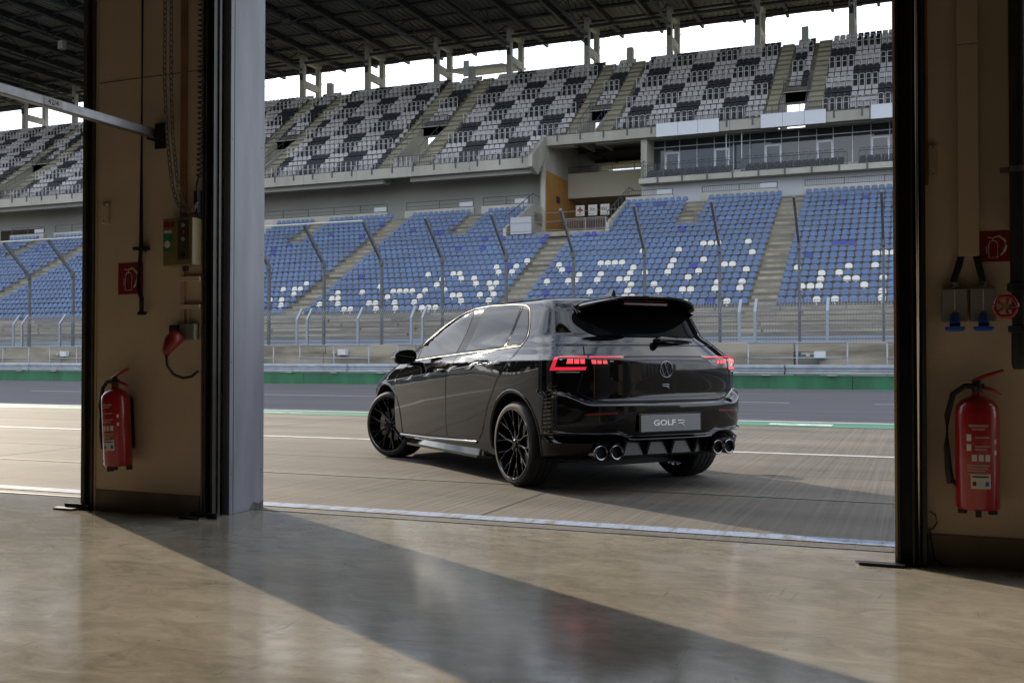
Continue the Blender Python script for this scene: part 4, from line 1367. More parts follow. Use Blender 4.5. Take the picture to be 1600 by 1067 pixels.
for (a, b) in UAISLES:
    c = MB()
    for j in range(-4 if b < USPLIT else 0, 15):
        y, z = up_row(j)
        c.box(a, b, y - 0.41, y + 0.41, z - 0.6, z - 0.322)
        c.box(a, b, y - 0.62, y - 0.41, z - 0.75, z - 0.53)
        c.box(a, b, y - 0.22, y + 0.0, z - 0.322, z - 0.12)
    gp(c, 'upper_stairway', mat('yellowed_step', (0.31, 0.285, 0.20), 0.9, noise=0.15, nscale=1))
for (a, b) in VOM:
    left = b < USPLIT
    j0 = 4
    y, z = up_row(j0)
    yb_, zb = up_row(-3 if left else -1)
    gp(MB().box(a, b, y - 0.42, y - 0.15, z - 1.25, z - 0.25), 'mouth_lintel', M_PALE)
    railing((a, b, y - 0.35, z - 0.25), 0.95, bars=0.15, posts=1.2)
    for xw in (a, b - 0.18):
        c = MB()
        c.prism([(yb_ - 0.3, zb - 0.6), (yb_ - 0.3, zb + 0.2), (y, z - 0.2), (y + 0.6, z - 0.2), (y + 0.6, zb - 0.6)], 'x', xw, xw + 0.18)
        gp(c, 'mouth_side_wall', M_PALE)
        c = MB()
        c.tube([(xw + 0.09, yb_ - 0.2, zb + 1.0), (xw + 0.09, y, z + 0.6)], 0.03, 5)
        for q in range(6):
            t_ = q / 5
            c.tube([(xw + 0.09, yb_ - 0.2 + (y - yb_ + 0.2) * t_, zb + 0.15 + (z - 0.35 - zb) * t_), (xw + 0.09, yb_ - 0.2 + (y - yb_ + 0.2) * t_, zb + 1.0 + (z - 0.4 - zb) * t_)], 0.02, 4)
        gp(c, 'mouth_handrail', M_RAILD)
# upper seats: pale and charcoal in a chequer of four seats by four rows
up = MB()
us = MB()
us.add([(-0.21, -0.02, -0.16), (0.21, -0.02, -0.16), (0.21, 0.07, 0.20), (0.17, 0.08, 0.25), (-0.17, 0.08, 0.25), (-0.21, 0.07, 0.20), (-0.21, 0.03, -0.16), (0.21, 0.03, -0.16), (0.21, 0.11, 0.20), (0.17, 0.12, 0.25), (-0.17, 0.12, 0.25), (-0.21, 0.11, 0.20)],
       [(0, 1, 2, 3, 4, 5), (11, 10, 9, 8, 7, 6), (0, 6, 7, 1), (1, 7, 8, 2), (2, 8, 9, 3), (3, 9, 10, 4), (4, 10, 11, 5), (5, 11, 6, 0)])
us.add([(-0.20, -0.32, -0.14), (0.20, -0.32, -0.14), (0.21, 0.0, -0.16), (-0.21, 0.0, -0.16), (-0.20, -0.32, -0.19), (0.20, -0.32, -0.19), (0.21, 0.0, -0.22), (-0.21, 0.0, -0.22)],
       [(0, 1, 2, 3), (0, 4, 5, 1), (1, 5, 6, 2), (3, 7, 4, 0), (4, 7, 6, 5)])
rl = MB()
gx = -7.1
for j in range(-4, 15):
    y, z = up_row(j)
    n0 = int((UX1 - UX0) / 0.5)
    for k in range(n0):
        x = UX1 - 0.25 - 0.5 * k
        if j < 0 and x > USPLIT - 0.4:
            continue
        if any(a - 0.22 < x < b + 0.22 for a, b in UAISLES):
            continue
        if -3 <= j <= 4 and any(a < x < b for a, b in VOM):
            continue
        gcol = math.floor((x - gx) / 2.0)
        band = math.floor(j / 4)
        dark = (gcol + band) % 2 == 0
        up.add([(p[0] + x, p[1] + y, p[2] + z) for p in us.v], us.f, 1 if dark else 0)
        if j % 4 == 0:
            yy, zz = y - 0.40, z - 0.33
            top = zz + 0.98
            for (p, q) in (((x - 0.19, zz), (x - 0.19, top - 0.06)), ((x + 0.19, zz), (x + 0.19, top - 0.06)), ((x - 0.19, zz + 0.55), (x + 0.19, zz + 0.55)), ((x - 0.13, top), (x + 0.13, top)),
                           ((x - 0.19, top - 0.06), (x - 0.13, top)), ((x + 0.19, top - 0.06), (x + 0.13, top))):
                rl.tube([(p[0], yy, p[1]), (q[0], yy, q[1])], 0.028, 4, cap=False)
        if j == 14:
            yy, zz = y + 0.55, z + 0.20
            for (p, q) in (((x - 0.19, zz), (x - 0.19, zz + 0.92)), ((x + 0.19, zz), (x + 0.19, zz + 0.92)), ((x - 0.19, zz + 0.92), (x + 0.19, zz + 0.92))):
                rl.tube([(p[0], yy, p[1]), (q[0], yy, q[1])], 0.02, 3, cap=False)
            up.add([(p[0] + x, p[1] + yy + 0.1, p[2] + zz + 0.02) for p in us.v], us.f, 1 if dark else 0)
o = up.build('upper_tier_seats', [M_UPW, M_UPD])
tag(o, 'chequered pale and charcoal seats filling the upper tier', 'seats', kind='stuff')
o = under(GS, rl.build('seat_safety_rails', M_RAILL))
o['kind'] = 'stuff'
# back walkway, slab below the upper tier
yt, zt = up_row(14)
gp(MB().box(UX0, UX1, yt + 0.42, 98.0, zt - 0.9, zt - 0.15), 'top_walkway', M_PALE)
for (a, b, y0, z0) in ((UX0, USPLIT, 76.9, 16.50), (USPLIT, UX1, 79.8, 19.05)):
    xs_ = a
    for (va, vb) in sorted(VOM) + [(b, b)]:
        if va < a or va > b:
            continue
        c = MB()
        c.prism([(y0, z0), (y0 + 0.5, z0 + 0.1), (yt, zt - 1.2), (97.5, zt - 1.2), (97.5, zt - 1.6), (yt, zt - 1.9), (y0 + 1.0, z0 - 0.35), (y0, z0 - 0.4)], 'x', xs_, va)
        gp(c, 'raker_slab', M_RENDERD)
        xs_ = vb
# front beams: precast units butted end to end
x = USPLIT - 0.15
while x > UX0:
    gp(MB().box(x - 5.38, x, 76.3, 76.85, 16.44, 17.30), 'front_beam', M_PALE, bevel=0.02)
    x -= 5.40
x = UX1
while x > USPLIT + 0.3:
    a = max(x - 5.15, USPLIT + 0.2)
    gp(MB().box(a, x - 0.02, 79.15, 79.75, 18.72, 19.52), 'front_beam', M_PALE, bevel=0.02)
    x -= 5.15
railing((UX0, USPLIT - 0.2, 76.45, 17.28), 0.95, bars=0.17, posts=2.0)
railing((USPLIT + 0.2, UX1, 79.3, 19.5), 0.95, bars=0.17, posts=2.0)
c = MB()
k = 0
x = UX1
while x > UX0:
    if x < USPLIT:
        gp(MB().box(x - 0.06, x + 0.06, 76.24, 76.30, 16.85, 17.45), 'rail_post_foot', M_RAILD)
    else:
        gp(MB().box(x - 0.06, x + 0.06, 79.09, 79.15, 19.0, 19.65), 'rail_post_foot', M_RAILD)
    x -= 2.0
c = MB()
c.prism([(75.9, 16.45), (75.9, 17.3), (79.2, 19.55), (80.0, 19.55), (80.0, 18.7), (77.2, 16.0)], 'x', USPLIT - 0.15, USPLIT + 0.2)
gp(c, 'step_side_wall', M_PALE)
c = MB()
for s_ in range(7):
    c.box(USPLIT - 1.3, USPLIT - 0.16, 77.3 + s_ * 0.4, 77.75 + s_ * 0.4, 17.0 + s_ * 0.31, 17.31 + s_ * 0.31)
gp(c, 'side_steps', M_STAIR)
for (a, b) in ((-19.58, -17.83), (-17.82, -16.24), (-16.23, -14.57), (-11.38, -9.76), (-9.75, -8.15), (-8.14, -6.56), (-3.38, -1.88), (-1.87, -0.3)):
    gp(MB().box(a + 0.005, b - 0.005, 79.0, 79.08, 18.66, 19.72), 'fascia_panel', M_FASC, bevel=0.008)

# ------------------------------------------------------------------ hospitality suite under the upper tier
SUY = 82.0
gp(MB().box(-20.75, LX1, 77.95, 82.5, 14.80, 15.22), 'balcony_slab', M_PALE, bevel=0.02)
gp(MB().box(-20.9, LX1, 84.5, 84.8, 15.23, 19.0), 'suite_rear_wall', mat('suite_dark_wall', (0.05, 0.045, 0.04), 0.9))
gp(MB().box(-20.95, LX1, SUY - 0.4, 84.6, 18.95, 19.04), 'suite_soffit', M_BEIGE)
mull = [-20.98, -19.57, -18.34, -16.91, -15.5, -14.27, -13.96, -12.64, -11.48, -10.19, -8.87, -7.51, -6.27, -4.85, -3.5, -2.16, -0.8, 0.6, 2.0, 3.4]
DOORS = {1, 4, 8, 11, 14}
for q, x in enumerate(mull):
    gp(MB().box(x - 0.03, x + 0.03, SUY - 0.06, SUY + 0.06, 15.23, 18.94), 'mullion', M_FRAME)
for q in range(len(mull) - 1):
    a, b = mull[q] + 0.031, mull[q + 1] - 0.031
    gp(MB().box(a, b, SUY - 0.05, SUY + 0.05, 18.36, 18.43), 'transom', M_FRAME)
    gp(MB().box(a, b, SUY - 0.01, SUY + 0.01, 18.431, 18.94), 'pane', M_PANE)
    if q in DOORS:
        dr = gp(MB().box(a, a + 0.12, SUY - 0.055, SUY + 0.05, 15.23, 17.95).box(b - 0.12, b, SUY - 0.055, SUY + 0.05, 15.23, 17.95).box(a + 0.12, b - 0.12, SUY - 0.055, SUY + 0.05, 17.80, 17.95)
                .box(a + 0.12, b - 0.12, SUY - 0.055, SUY + 0.05, 15.23, 15.45), 'door', M_FASC)
        pn = MB().box(a + 0.121, b - 0.121, SUY - 0.01, SUY + 0.01, 15.451, 17.799).build('pane', M_PANE)
        under(GS, pn)
        gp(MB().box(a, b, SUY - 0.01, SUY + 0.01, 17.952, 18.359), 'pane', M_PANE)
    else:
        gp(MB().box(a, b, SUY - 0.01, SUY + 0.01, 15.23, 18.359), 'pane', M_PANE)
for x in (-14.15, -12.95):
    gp(MB().tube([(x, 79.8, 15.2), (x, 79.8, 18.9)], 0.05, 8), 'slim_column', M_FRAME, smooth=True)
for a, b in ((-20.5, -13.6), (-12.7, -5.0), (-4.2, 3.0)):
    railing((a, b, 78.1, 15.22), 1.0, 'balcony_railing', bars=0.15, posts=1.95)
railing((-13.6, -12.7, 78.9, 15.22), 0.9, 'balcony_railing', bars=None, posts=0.9, mid=True)
x = LX1
c = MB()
while x > -20.7:
    gp(MB().box(x - 0.06, x + 0.06, 77.88, 77.95, 14.78, 15.3), 'balcony_post_foot', M_RAILD)
    x -= 1.95
c = MB()
c.tube([(-20.7, 78.1, 16.2), (-20.7, 79.4, 16.9), (-20.7, 80.5, 16.9)], 0.03, 5)
c.tube([(-20.7, 79.4, 15.3), (-20.7, 79.4, 16.9)], 0.03, 5)
gp(c, 'balcony_end_rail', M_RAILD)
sb, sr = MB(), MB()
for row, (yy, zz) in enumerate(((78.9, 15.62), (79.8, 15.92))):
    x = -20.1
    while x < 3:
        if not (-13.7 < x < -12.6 or -5.1 < x < -4.1):
            sb.add([(p[0] * 1.05 + x, p[1] + yy, p[2] + zz) for p in us.v], us.f)
            if row == 1:
                for (p, q) in (((x - 0.19, zz), (x - 0.19, zz + 0.75)), ((x + 0.19, zz), (x + 0.19, zz + 0.75)), ((x - 0.19, zz + 0.75), (x + 0.19, zz + 0.75))):
                    sr.tube([(p[0], yy - 0.3, p[1]), (q[0], yy - 0.3, q[1])], 0.022, 3, cap=False)
        x += 0.52
    gp(MB().box(-20.4, LX1, yy - 0.4, yy + 0.5, 15.221, zz - 0.24), 'balcony_tier', M_PALE)
o = sb.build('suite_seats', M_UPD)
tag(o, 'two rows of charcoal seats on the suite balcony', 'seats', kind='stuff')
o = under(GS, sr.build('suite_safety_rails', M_RAILD))
o['kind'] = 'stuff'

# ------------------------------------------------------------------ roof frames, roof and steelwork
FRAMES = [-5.52 - 8.12 * k for k in range(-2, 13)]
for x in FRAMES:
    gp(MB().box(x - 0.25, x + 0.25, 92.9, 93.45, 27.2, 33.99), 'frame_post', M_PALE, bevel=0.03)
    gp(MB().box(x - 0.25, x + 0.25, 96.0, 96.55, 27.2, 33.99), 'frame_post', M_PALE, bevel=0.03)
    gp(MB().box(x - 0.22, x + 0.22, 93.451, 95.999, 33.25, 33.95), 'frame_beam', M_PALE)
    gp(MB().box(x - 0.22, x + 0.22, 93.451, 95.999, 30.55, 31.25), 'frame_beam', M_PALE)
    gp(MB().box(x - 0.15, x + 0.15, 92.72, 92.895, 31.2, 31.9), 'speaker_box', M_ROOFB)
    gp(MB().tube([(x, 93.0, 31.5), (x - 0.3, 86.5, 33.9)], 0.035, 5), 'tie_rod', M_ROOFB)
    gp(MB().tube([(x, 96.3, 31.0), (x, 98.8, 33.9)], 0.035, 5), 'tie_rod', M_ROOFB)
for x in (-58.7, -25.5, -9.45, -42.0, -74.8):
    gp(MB().box(x - 0.28, x + 0.28, 92.6, 93.2, 28.4, 30.45), 'stub_post', M_CANOPY)
c = MB()
c.prism([(92.8, 30.2), (99.5, 31.5), (99.5, 31.75), (92.8, 30.45)], 'x', -44.9, -38.7)
gp(c, 'exit_canopy', M_CANOPY)
gp(MB().box(-42.75, -42.15, 92.4, 92.5, 29.4, 31.0), 'block_number_panel', mat('panel_grey', (0.4, 0.42, 0.44), 0.6))
RY0, RY1 = 60.0, 98.9
c = MB()
x = -125.0
pts = []
while x < 30:
    pts += [(x, 34.0), (x + 0.22, 34.0), (x + 0.30, 34.12), (x + 0.52, 34.12)]
    x += 0.60
vs = []
for (px_, pz_) in pts:
    vs += [(px_, RY0, pz_), (px_, RY1, pz_)]
c.add(vs, [(2 * k, 2 * k + 1, 2 * k + 3, 2 * k + 2) for k in range(len(pts) - 1)])
gp(c, 'roof_sheeting', M_ROOF)
gp(MB().box(-125, 30, RY0, RY1, 34.4, 34.7), 'roof_deck', mat('roof_top', (0.2, 0.2, 0.2), 0.8))
for x in FRAMES:
    for dx in (-2.0, 2.05):
        gp(MB().box(x + dx - 0.13, x + dx + 0.13, RY0 + 0.2, RY1 - 0.3, 33.35, 33.995), 'girder', M_ROOFB)
    c = MB()
    yy = RY0 + 1
    k = 0
    while yy < 92:
        c.tube([(x, yy, 33.95), (x, yy + 2.6, 32.3)], 0.07, 4)
        c.tube([(x, yy + 2.6, 32.3), (x, yy + 5.2, 33.95)], 0.07, 4)
        yy += 5.2
    c.box(x - 0.11, x + 0.11, RY0 + 3, 93.0, 32.2, 32.42)
    gp(c, 'truss', M_ROOFB)
    gp(MB().box(x - 3.6, x + 0.6, RY1 - 0.2, RY1 - 0.02, 33.7, 33.99), 'roof_edge_angle', M_ROOFB)
for k in range(11):
    yy = RY0 + 1.5 + k * 3.6
    gp(MB().tube([(-125, yy, 33.78), (30, yy, 33.78)], 0.13 if k % 2 else 0.20, 6), 'purlin', M_ROOFB)
for yy in (93.2, 96.4):
    gp(MB().tube([(-125, yy, 33.1), (30, yy, 33.1)], 0.16, 6), 'longitudinal_beam', M_ROOFB)
c = MB()
c.prism([(74.0, 31.0), (74.5, 31.0), (74.6, 31.8), (74.0, 31.8)], 'x', -77.6, -77.0)
gp(c, 'roof_loudspeaker', M_ROOF)
gp(MB().box(-54.5, -53.7, 78.0, 78.5, 31.8, 32.2), 'roof_floodlight', M_ROOFB)
# ================================================================== the car
def lerp_tab(tab, z):
    """smooth interpolation in a table of (z, value)"""
    n = len(tab)
    if z <= tab[0][0]:
        return tab[0][1]
    if z >= tab[-1][0]:
        return tab[-1][1]
    for i in range(n - 1):
        if tab[i][0] <= z <= tab[i + 1][0]:
            break
    x0, y0 = tab[i]
    x1, y1 = tab[i + 1]
    h = x1 - x0
    d = (y1 - y0) / h

    def slope(k):
        if k <= 0 or k >= n - 1:
            kk = 0 if k <= 0 else n - 2
            return (tab[kk + 1][1] - tab[kk][1]) / (tab[kk + 1][0] - tab[kk][0])
        a = (tab[k][1] - tab[k - 1][1]) / (tab[k][0] - tab[k - 1][0])
        b = (tab[k + 1][1] - tab[k][1]) / (tab[k + 1][0] - tab[k][0])
        if a * b <= 0:
            return 0.0
        return 2 * a * b / (a + b)
    m0, m1 = slope(i), slope(i + 1)
    t = (z - x0) / h
    return (y0 * (1 + 2 * t) * (1 - t) ** 2 + h * m0 * t * (1 - t) ** 2 + y1 * t * t * (3 - 2 * t) + h * m1 * t * t * (t - 1))


XR = [(0.17, -0.10), (0.20, -0.25), (0.24, -0.46), (0.27, -0.60), (0.30, -0.665), (0.368, -0.722), (0.380, -0.812), (0.392, -0.828), (0.414, -0.800), (0.45, -0.808), (0.52, -0.815), (0.60, -0.818),
      (0.634, -0.817), (0.640, -0.812), (0.664, -0.774), (0.670, -0.752), (0.70, -0.745),
      (0.85, -0.749), (0.962, -0.748), (0.985, -0.726), (1.05, -0.668), (1.10, -0.630), (1.20, -0.545), (1.30, -0.455), (1.37, -0.390), (1.41, -0.345), (1.435, -0.29),
      (1.452, -0.10), (1.462, 0.20), (1.468, 0.5)]
XRC = [(0.17, -0.10), (0.20, -0.30), (0.235, -0.56), (0.262, -0.72), (0.30, -0.788), (0.37, -0.808), (0.40, -0.814)]
XF = [(0.17, 3.28), (0.30, 3.42), (0.45, 3.465), (0.60, 3.455), (0.70, 3.42), (0.78, 3.32), (0.85, 3.12), (0.90, 2.92), (0.94, 2.76), (0.97, 2.66),
      (1.00, 2.58), (1.10, 2.36), (1.20, 2.13), (1.30, 1.88), (1.37, 1.66), (1.41, 1.50), (1.435, 1.34), (1.452, 1.12), (1.462, 0.88), (1.468, 0.60)]
WW = [(0.17, 0.78), (0.22, 0.84), (0.30, 0.865), (0.45, 0.880), (0.60, 0.886), (0.72, 0.889), (0.80, 0.891), (0.858, 0.891), (0.868, 0.883), (0.90, 0.850), (0.94, 0.824), (0.97, 0.806),
      (1.00, 0.798), (1.10, 0.762), (1.20, 0.724), (1.30, 0.683), (1.37, 0.652), (1.41, 0.626), (1.435, 0.59), (1.452, 0.51), (1.462, 0.37), (1.468, 0.12)]


def body_pt(z, s):
    """s in 0..1 runs from the rear centreline round the left side to the front centreline"""
    yf = abs(max(0.0, math.sin(min(1.0, s / 0.30) * math.pi / 2))) ** 0.65
    q = min(1.0, max(0.0, (yf - 0.74) / 0.20))
    q = q * q * (3 - 2 * q)
    win = min(1.0, max(0.0, (z - 0.52) / 0.08)) * min(1.0, max(0.0, (0.86 - z) / 0.08))
    win2 = min(1.0, max(0.0, (0.50 - z) / 0.05)) * min(1.0, max(0.0, (z - 0.24) / 0.06))
    q2 = min(1.0, max(0.0, (yf - 0.40) / 0.15))
    fd = min(1.0, max(0.0, (z - 0.55) / 0.25))
    fd = fd * fd * (3 - 2 * fd)
    fu = min(1.0, max(0.0, (1.20 - z) / 0.28))
    fade = fd * fu * fu * (3 - 2 * fu)
    za, zb = z + 0.100 * fade, z - 0.134 * fade
    xr, xf = lerp_tab(XR, za - 0.062 * q * win - 0.045 * q2 * q2 * (3 - 2 * q2) * win2), lerp_tab(XF, zb)
    if z < 0.42:
        q3 = min(1.0, max(0.0, (yf - 0.43) / 0.09))
        q3 = q3 * q3 * (3 - 2 * q3) * min(1.0, (0.42 - z) / 0.05)
        xr = xr * (1 - q3) + lerp_tab(XRC, z) * q3
    ln = xf - xr
    up = min(1.0, max(0.0, (z - 0.86) / 0.25))
    ar = (0.48 * (1 - up) + (0.60 - 0.22 * min(1.0, max(0.0, (z - 1.14) / 0.20))) * up)
    af = (0.90 * (1 - up) + 0.60 * up)
    k = min(1.0, ln / (ar + af + 0.15))
    ar, af = ar * k, af * k
    nr, nf = 3.1 - 0.4 * up, 3.0 + 0.2 * up
    a, b = 0.30, 0.74
    if s < a:
        th = s / a * math.pi / 2
        u = ar * (1 - max(0.0, math.cos(th)) ** (2 / nr))
        y = max(0.0, math.sin(th)) ** (2 / nr)
        x = xr + u
    elif s > b:
        th = (1 - s) / (1 - b) * math.pi / 2
        u = af * (1 - max(0.0, math.cos(th)) ** (2 / nf))
        y = max(0.0, math.sin(th)) ** (2 / nf)
        x = xf - u
    else:
        x = xr + ar + (xf - af - xr - ar) * (s - a) / (b - a)
        y = 1.0
    # the shoulder crease climbs towards the tail lamp
    zc = 0.966 - 0.085 * (math.log(1 + math.exp((x - 0.15) / 0.12)) * 0.12)
    y *= lerp_tab(WW, z)
    z += (zc - 0.866) * fade
    # plan taper: slightly narrower towards both ends, haunch over the rear wheel
    q = (x - 1.25) / 2.1
    y *= 1 - 0.028 * q * q
    if 0.5 < z < 1.0:
        y += 0.010 * math.exp(-((x - 0.05) / 0.42) ** 2) * math.sin(math.pi * (z - 0.5) / 0.5) * min(1, y / 0.6)
    return Vector((x, y, z))


def body_grid():
    zs = []
    keys = [0.17, 0.30, 0.355, 0.465, 0.585, 0.61, 0.655, 0.76, 0.852, 0.872, 0.95, 0.99, 1.10, 1.30, 1.40, 1.44, 1.455, 1.468]
    ns = [7, 4, 30, 6, 5, 16, 10, 6, 8, 6, 8, 6, 10, 9, 10, 5, 4]
    for a, b, n in zip(keys[:-1], keys[1:], ns):
        zs += [a + (b - a) * i / n for i in range(n)]
    zs.append(keys[-1])
    ss = []
    for a, b, n in ((0, 0.3, 44), (0.3, 0.74, 50), (0.74, 1.0, 40)):
        ss += [a + (b - a) * i / n for i in range(n)]
    ss.append(1.0)
    half = [[body_pt(z, s) for s in ss] for z in zs]
    ring_n = 2 * len(ss) - 2
    vs, fs = [], []
    for row in half:
        vs += row
        vs += [Vector((p.x, -p.y, p.z)) for p in row[-2:0:-1]]
    for i in range(len(zs) - 1):
        for k in range(ring_n):
            k2 = (k + 1) % ring_n
            fs.append((i * ring_n + k, (i + 1) * ring_n + k, (i + 1) * ring_n + k2, i * ring_n + k2))
    fs.append(tuple(range(ring_n)))
    fs.append(tuple((len(zs) - 1) * ring_n + k for k in range(ring_n))[::-1])
    return vs, fs


CAR_LOC = (-2.331, 7.821, 0.0)
CAR_RZ = 2.4551
M_PAINT = mat('black_car_paint', (0.0035, 0.0035, 0.0042), 0.03, spec=0.45)
M_GLOSS = mat('gloss_black_trim', (0.005, 0.005, 0.005), 0.08)
M_MATTE = mat('matte_black_plastic', (0.012, 0.012, 0.012), 0.55)
M_GLASS = mat('tinted_car_glass', (0.003, 0.0035, 0.004), 0.015, spec=0.27)
M_GAP = mat('panel_gap_black', (0.001, 0.001, 0.001), 0.9)
M_TYRE = mat('tyre_rubber', (0.016, 0.015, 0.015), 0.75, noise=0.2, nscale=20)
M_RIM = mat('black_alloy', (0.030, 0.030, 0.032), 0.16, metal=0.85)
M_RIMB = mat('machined_alloy', (0.62, 0.60, 0.57), 0.2, metal=1.0)
M_DISC = mat('brake_disc_steel', (0.30, 0.29, 0.27), 0.35, metal=0.9)
M_CALI = mat('brake_caliper_grey', (0.42, 0.40, 0.36), 0.4)
M_CHRO = mat('dark_chrome', (0.22, 0.22, 0.23), 0.12, metal=1.0)
M_SATIN = mat('satin_trim_bead', (0.06, 0.057, 0.05), 0.38, metal=0.4, spec=0.3)
M_LAMPR = mat('tail_lamp_red_lit', (0.6, 0.01, 0.03), 0.3, emit=(1.0, 0.035, 0.07), estr=0.5)
M_LAMPP = mat('tail_lamp_segment_lit', (0.6, 0.05, 0.05), 0.3, emit=(1.0, 0.10, 0.11), estr=0.7)
M_LAMPD = mat('smoked_lamp_cover', (0.010, 0.004, 0.005), 0.06, coat=0.5)
M_REFL = mat('red_reflector', (0.20, 0.010, 0.012), 0.2)
M_LAMPW = mat('clear_lamp_lens', (0.45, 0.46, 0.48), 0.15)
M_PLATE = mat('grey_show_plate', (0.20, 0.205, 0.21), 0.4)
M_LETTER = mat('plate_white_lettering', (0.92, 0.92, 0.92), 0.5)
M_EMBL = mat('dark_emblem', (0.26, 0.26, 0.28), 0.3, metal=0.9)
M_BRONZE = mat('bronze_reflection', (0.075, 0.058, 0.032), 0.3, metal=0.8)  # colour of the reflection drawn on the bumper corners
M_MIRR = mat('mirror_glass', (0.42, 0.48, 0.50), 0.03, metal=1.0)

CAR = empty('parked_car', CAR_LOC, CAR_RZ)
tag(CAR, 'glossy black five-door hatchback parked outside the garage, tail lamps lit', 'car')
bv, bf = body_grid()
bme = bpy.data.meshes.new('car_shell')
bme.from_pydata([tuple(v) for v in bv], [], bf)
bme.polygons.foreach_set('use_smooth', [True] * len(bf))
bme.update()
BVH = BVHTree.FromPolygons(bv, bf)
BN = [v.normal.copy() for v in bme.vertices]
_poly_n = [p.normal.copy() for p in bme.polygons]
bm_ = bmesh.new()
bm_.from_mesh(bme)
bmesh.ops.recalc_face_normals(bm_, faces=bm_.faces)
if sum((f.calc_center_median() - Vector((1.3, 0, 0.7))).dot(f.normal) for f in bm_.faces) < 0:
    bmesh.ops.reverse_faces(bm_, faces=bm_.faces)
bm_.to_mesh(bme)
bm_.free()
BN = [v.normal.copy() for v in bme.vertices]


def hit(o, d):
    """point and smooth normal of the shell along a ray"""
    p, n, i, dist = BVH.ray_cast(Vector(o), Vector(d).normalized())
    if p is None:
        return None
    idx = bf[i]
    ws = []
    for k in idx:
        ws.append(1.0 / max(1e-5, (bv[k] - p).length) ** 2)
    nn = Vector((0, 0, 0))
    for k, w in zip(idx, ws):
        nn += BN[k] * w
    return p, nn.normalized()


AL = R_(40)


def proj_pt(kind, u, v):
    if kind == 'side':
        return hit((u, 3.0, v), (0, -1, 0))
    if kind == 'rear':
        return hit((-3.0, u, v), (1, 0, 0))
    if kind == 'diag':
        d = Vector((math.cos(AL), -math.sin(AL), 0))
        e = Vector((math.sin(AL), math.cos(AL), 0))
        return hit(e * u + Vector((0, 0, v)) - d * 4.0, d)


def rounded(poly, n=4, r=0.03):
    """round the corners of a polygon"""
    out = []
    m = len(poly)
    for i in range(m):
        p0, p1, p2 = Vector(poly[i - 1]), Vector(poly[i]), Vector(poly[(i + 1) % m])
        a, b = (p0 - p1), (p2 - p1)
        la, lb = min(r, a.length * 0.45), min(r, b.length * 0.45)
        q0, q1 = p1 + a.normalized() * la, p1 + b.normalized() * lb
        for k in range(n + 1):
            t = k / n
            out.append(tuple(q0 * (1 - t) ** 2 + p1 * 2 * t * (1 - t) + q1 * t * t))
    return out


def panel_mesh(poly, kind, off, step=0.03, dish=None):
    pts = []
    m = len(poly)
    for i in range(m):
        a, b = Vector(poly[i]), Vector(poly[(i + 1) % m])
        k = max(1, int((b - a).length / step))
        for q in range(k):
            pts.append(a.lerp(b, q / k))
    nb = len(pts)
    x0, x1 = min(p.x for p in pts), max(p.x for p in pts)
    y0, y1 = min(p.y for p in pts), max(p.y for p in pts)
    edges = [(i, (i + 1) % nb) for i in range(nb)]

    def inside(p):
        c = False
        j = nb - 1
        for i in range(nb):
            a, b = pts[i], pts[j]
            if (a.y > p.y) != (b.y > p.y) and p.x < (b.x - a.x) * (p.y - a.y) / (b.y - a.y) + a.x:
                c = not c
            j = i
        return c
    grid = []
    yy = y0 + step / 2
    while yy < y1:
        xx = x0 + step / 2
        while xx < x1:
            p = Vector((xx, yy))
            if inside(p):
                grid.append(p)
            xx += step
        yy += step
    co, ed, fa, *_ = delaunay_2d_cdt(pts + grid, edges, [], 1, 1e-6)
    vs, ns, ok = [], [], []
    for p in co:
        h = proj_pt(kind, p.x, p.y)
        if h is None:
            vs.append(Vector((0, 0, 0)))
            ns.append(Vector((0, 0, 1)))
            ok.append(False)
        else:
            vs.append(h[0] + h[1] * off)
            ns.append(h[1])
            ok.append(True)
    fs = [tuple(f) for f in fa if all(ok[i] for i in f)]
    me = bpy.data.meshes.new('panel')
    me.from_pydata([tuple(v) for v in vs], [], fs)
    me.update()
    flip = False
    for p in me.polygons:
        if p.normal.dot(ns[p.vertices[0]]) < 0:
            flip = True
            break
    if flip:
        me.flip_normals()
    me.polygons.foreach_set('use_smooth', [True] * len(me.polygons))
    me.normals_split_custom_set_from_vertices([tuple(n) for n in ns])
    return me, ns


def mirror_mesh(me, ns=None):
    m2 = bpy.data.meshes.new(me.name + '_m')
    m2.from_pydata([(v.co.x, -v.co.y, v.co.z) for v in me.vertices], [], [tuple(p.vertices)[::-1] for p in me.polygons])
    m2.polygons.foreach_set('use_smooth', [p.use_smooth for p in me.polygons])
    m2.polygons.foreach_set('material_index', [p.material_index for p in me.polygons])
    for q in me.materials:
        m2.materials.append(q)
    m2.update()
    if ns:
        m2.normals_split_custom_set_from_vertices([(n.x, -n.y, n.z) for n in ns])
    return m2


def panel(name, poly, kind, m, parent=CAR, off=0.002, step=0.03, both=False, rnd=0.0):
    me, ns = panel_mesh(rounded(poly, 4, rnd) if rnd else poly, kind, off, step)
    me.materials.append(m)
    o = link(name, me, parent=parent)
    if both:
        m2 = mirror_mesh(me, ns)
        return o, link(name, m2, parent=parent if not isinstance(both, bpy.types.Object) else both)
    return o


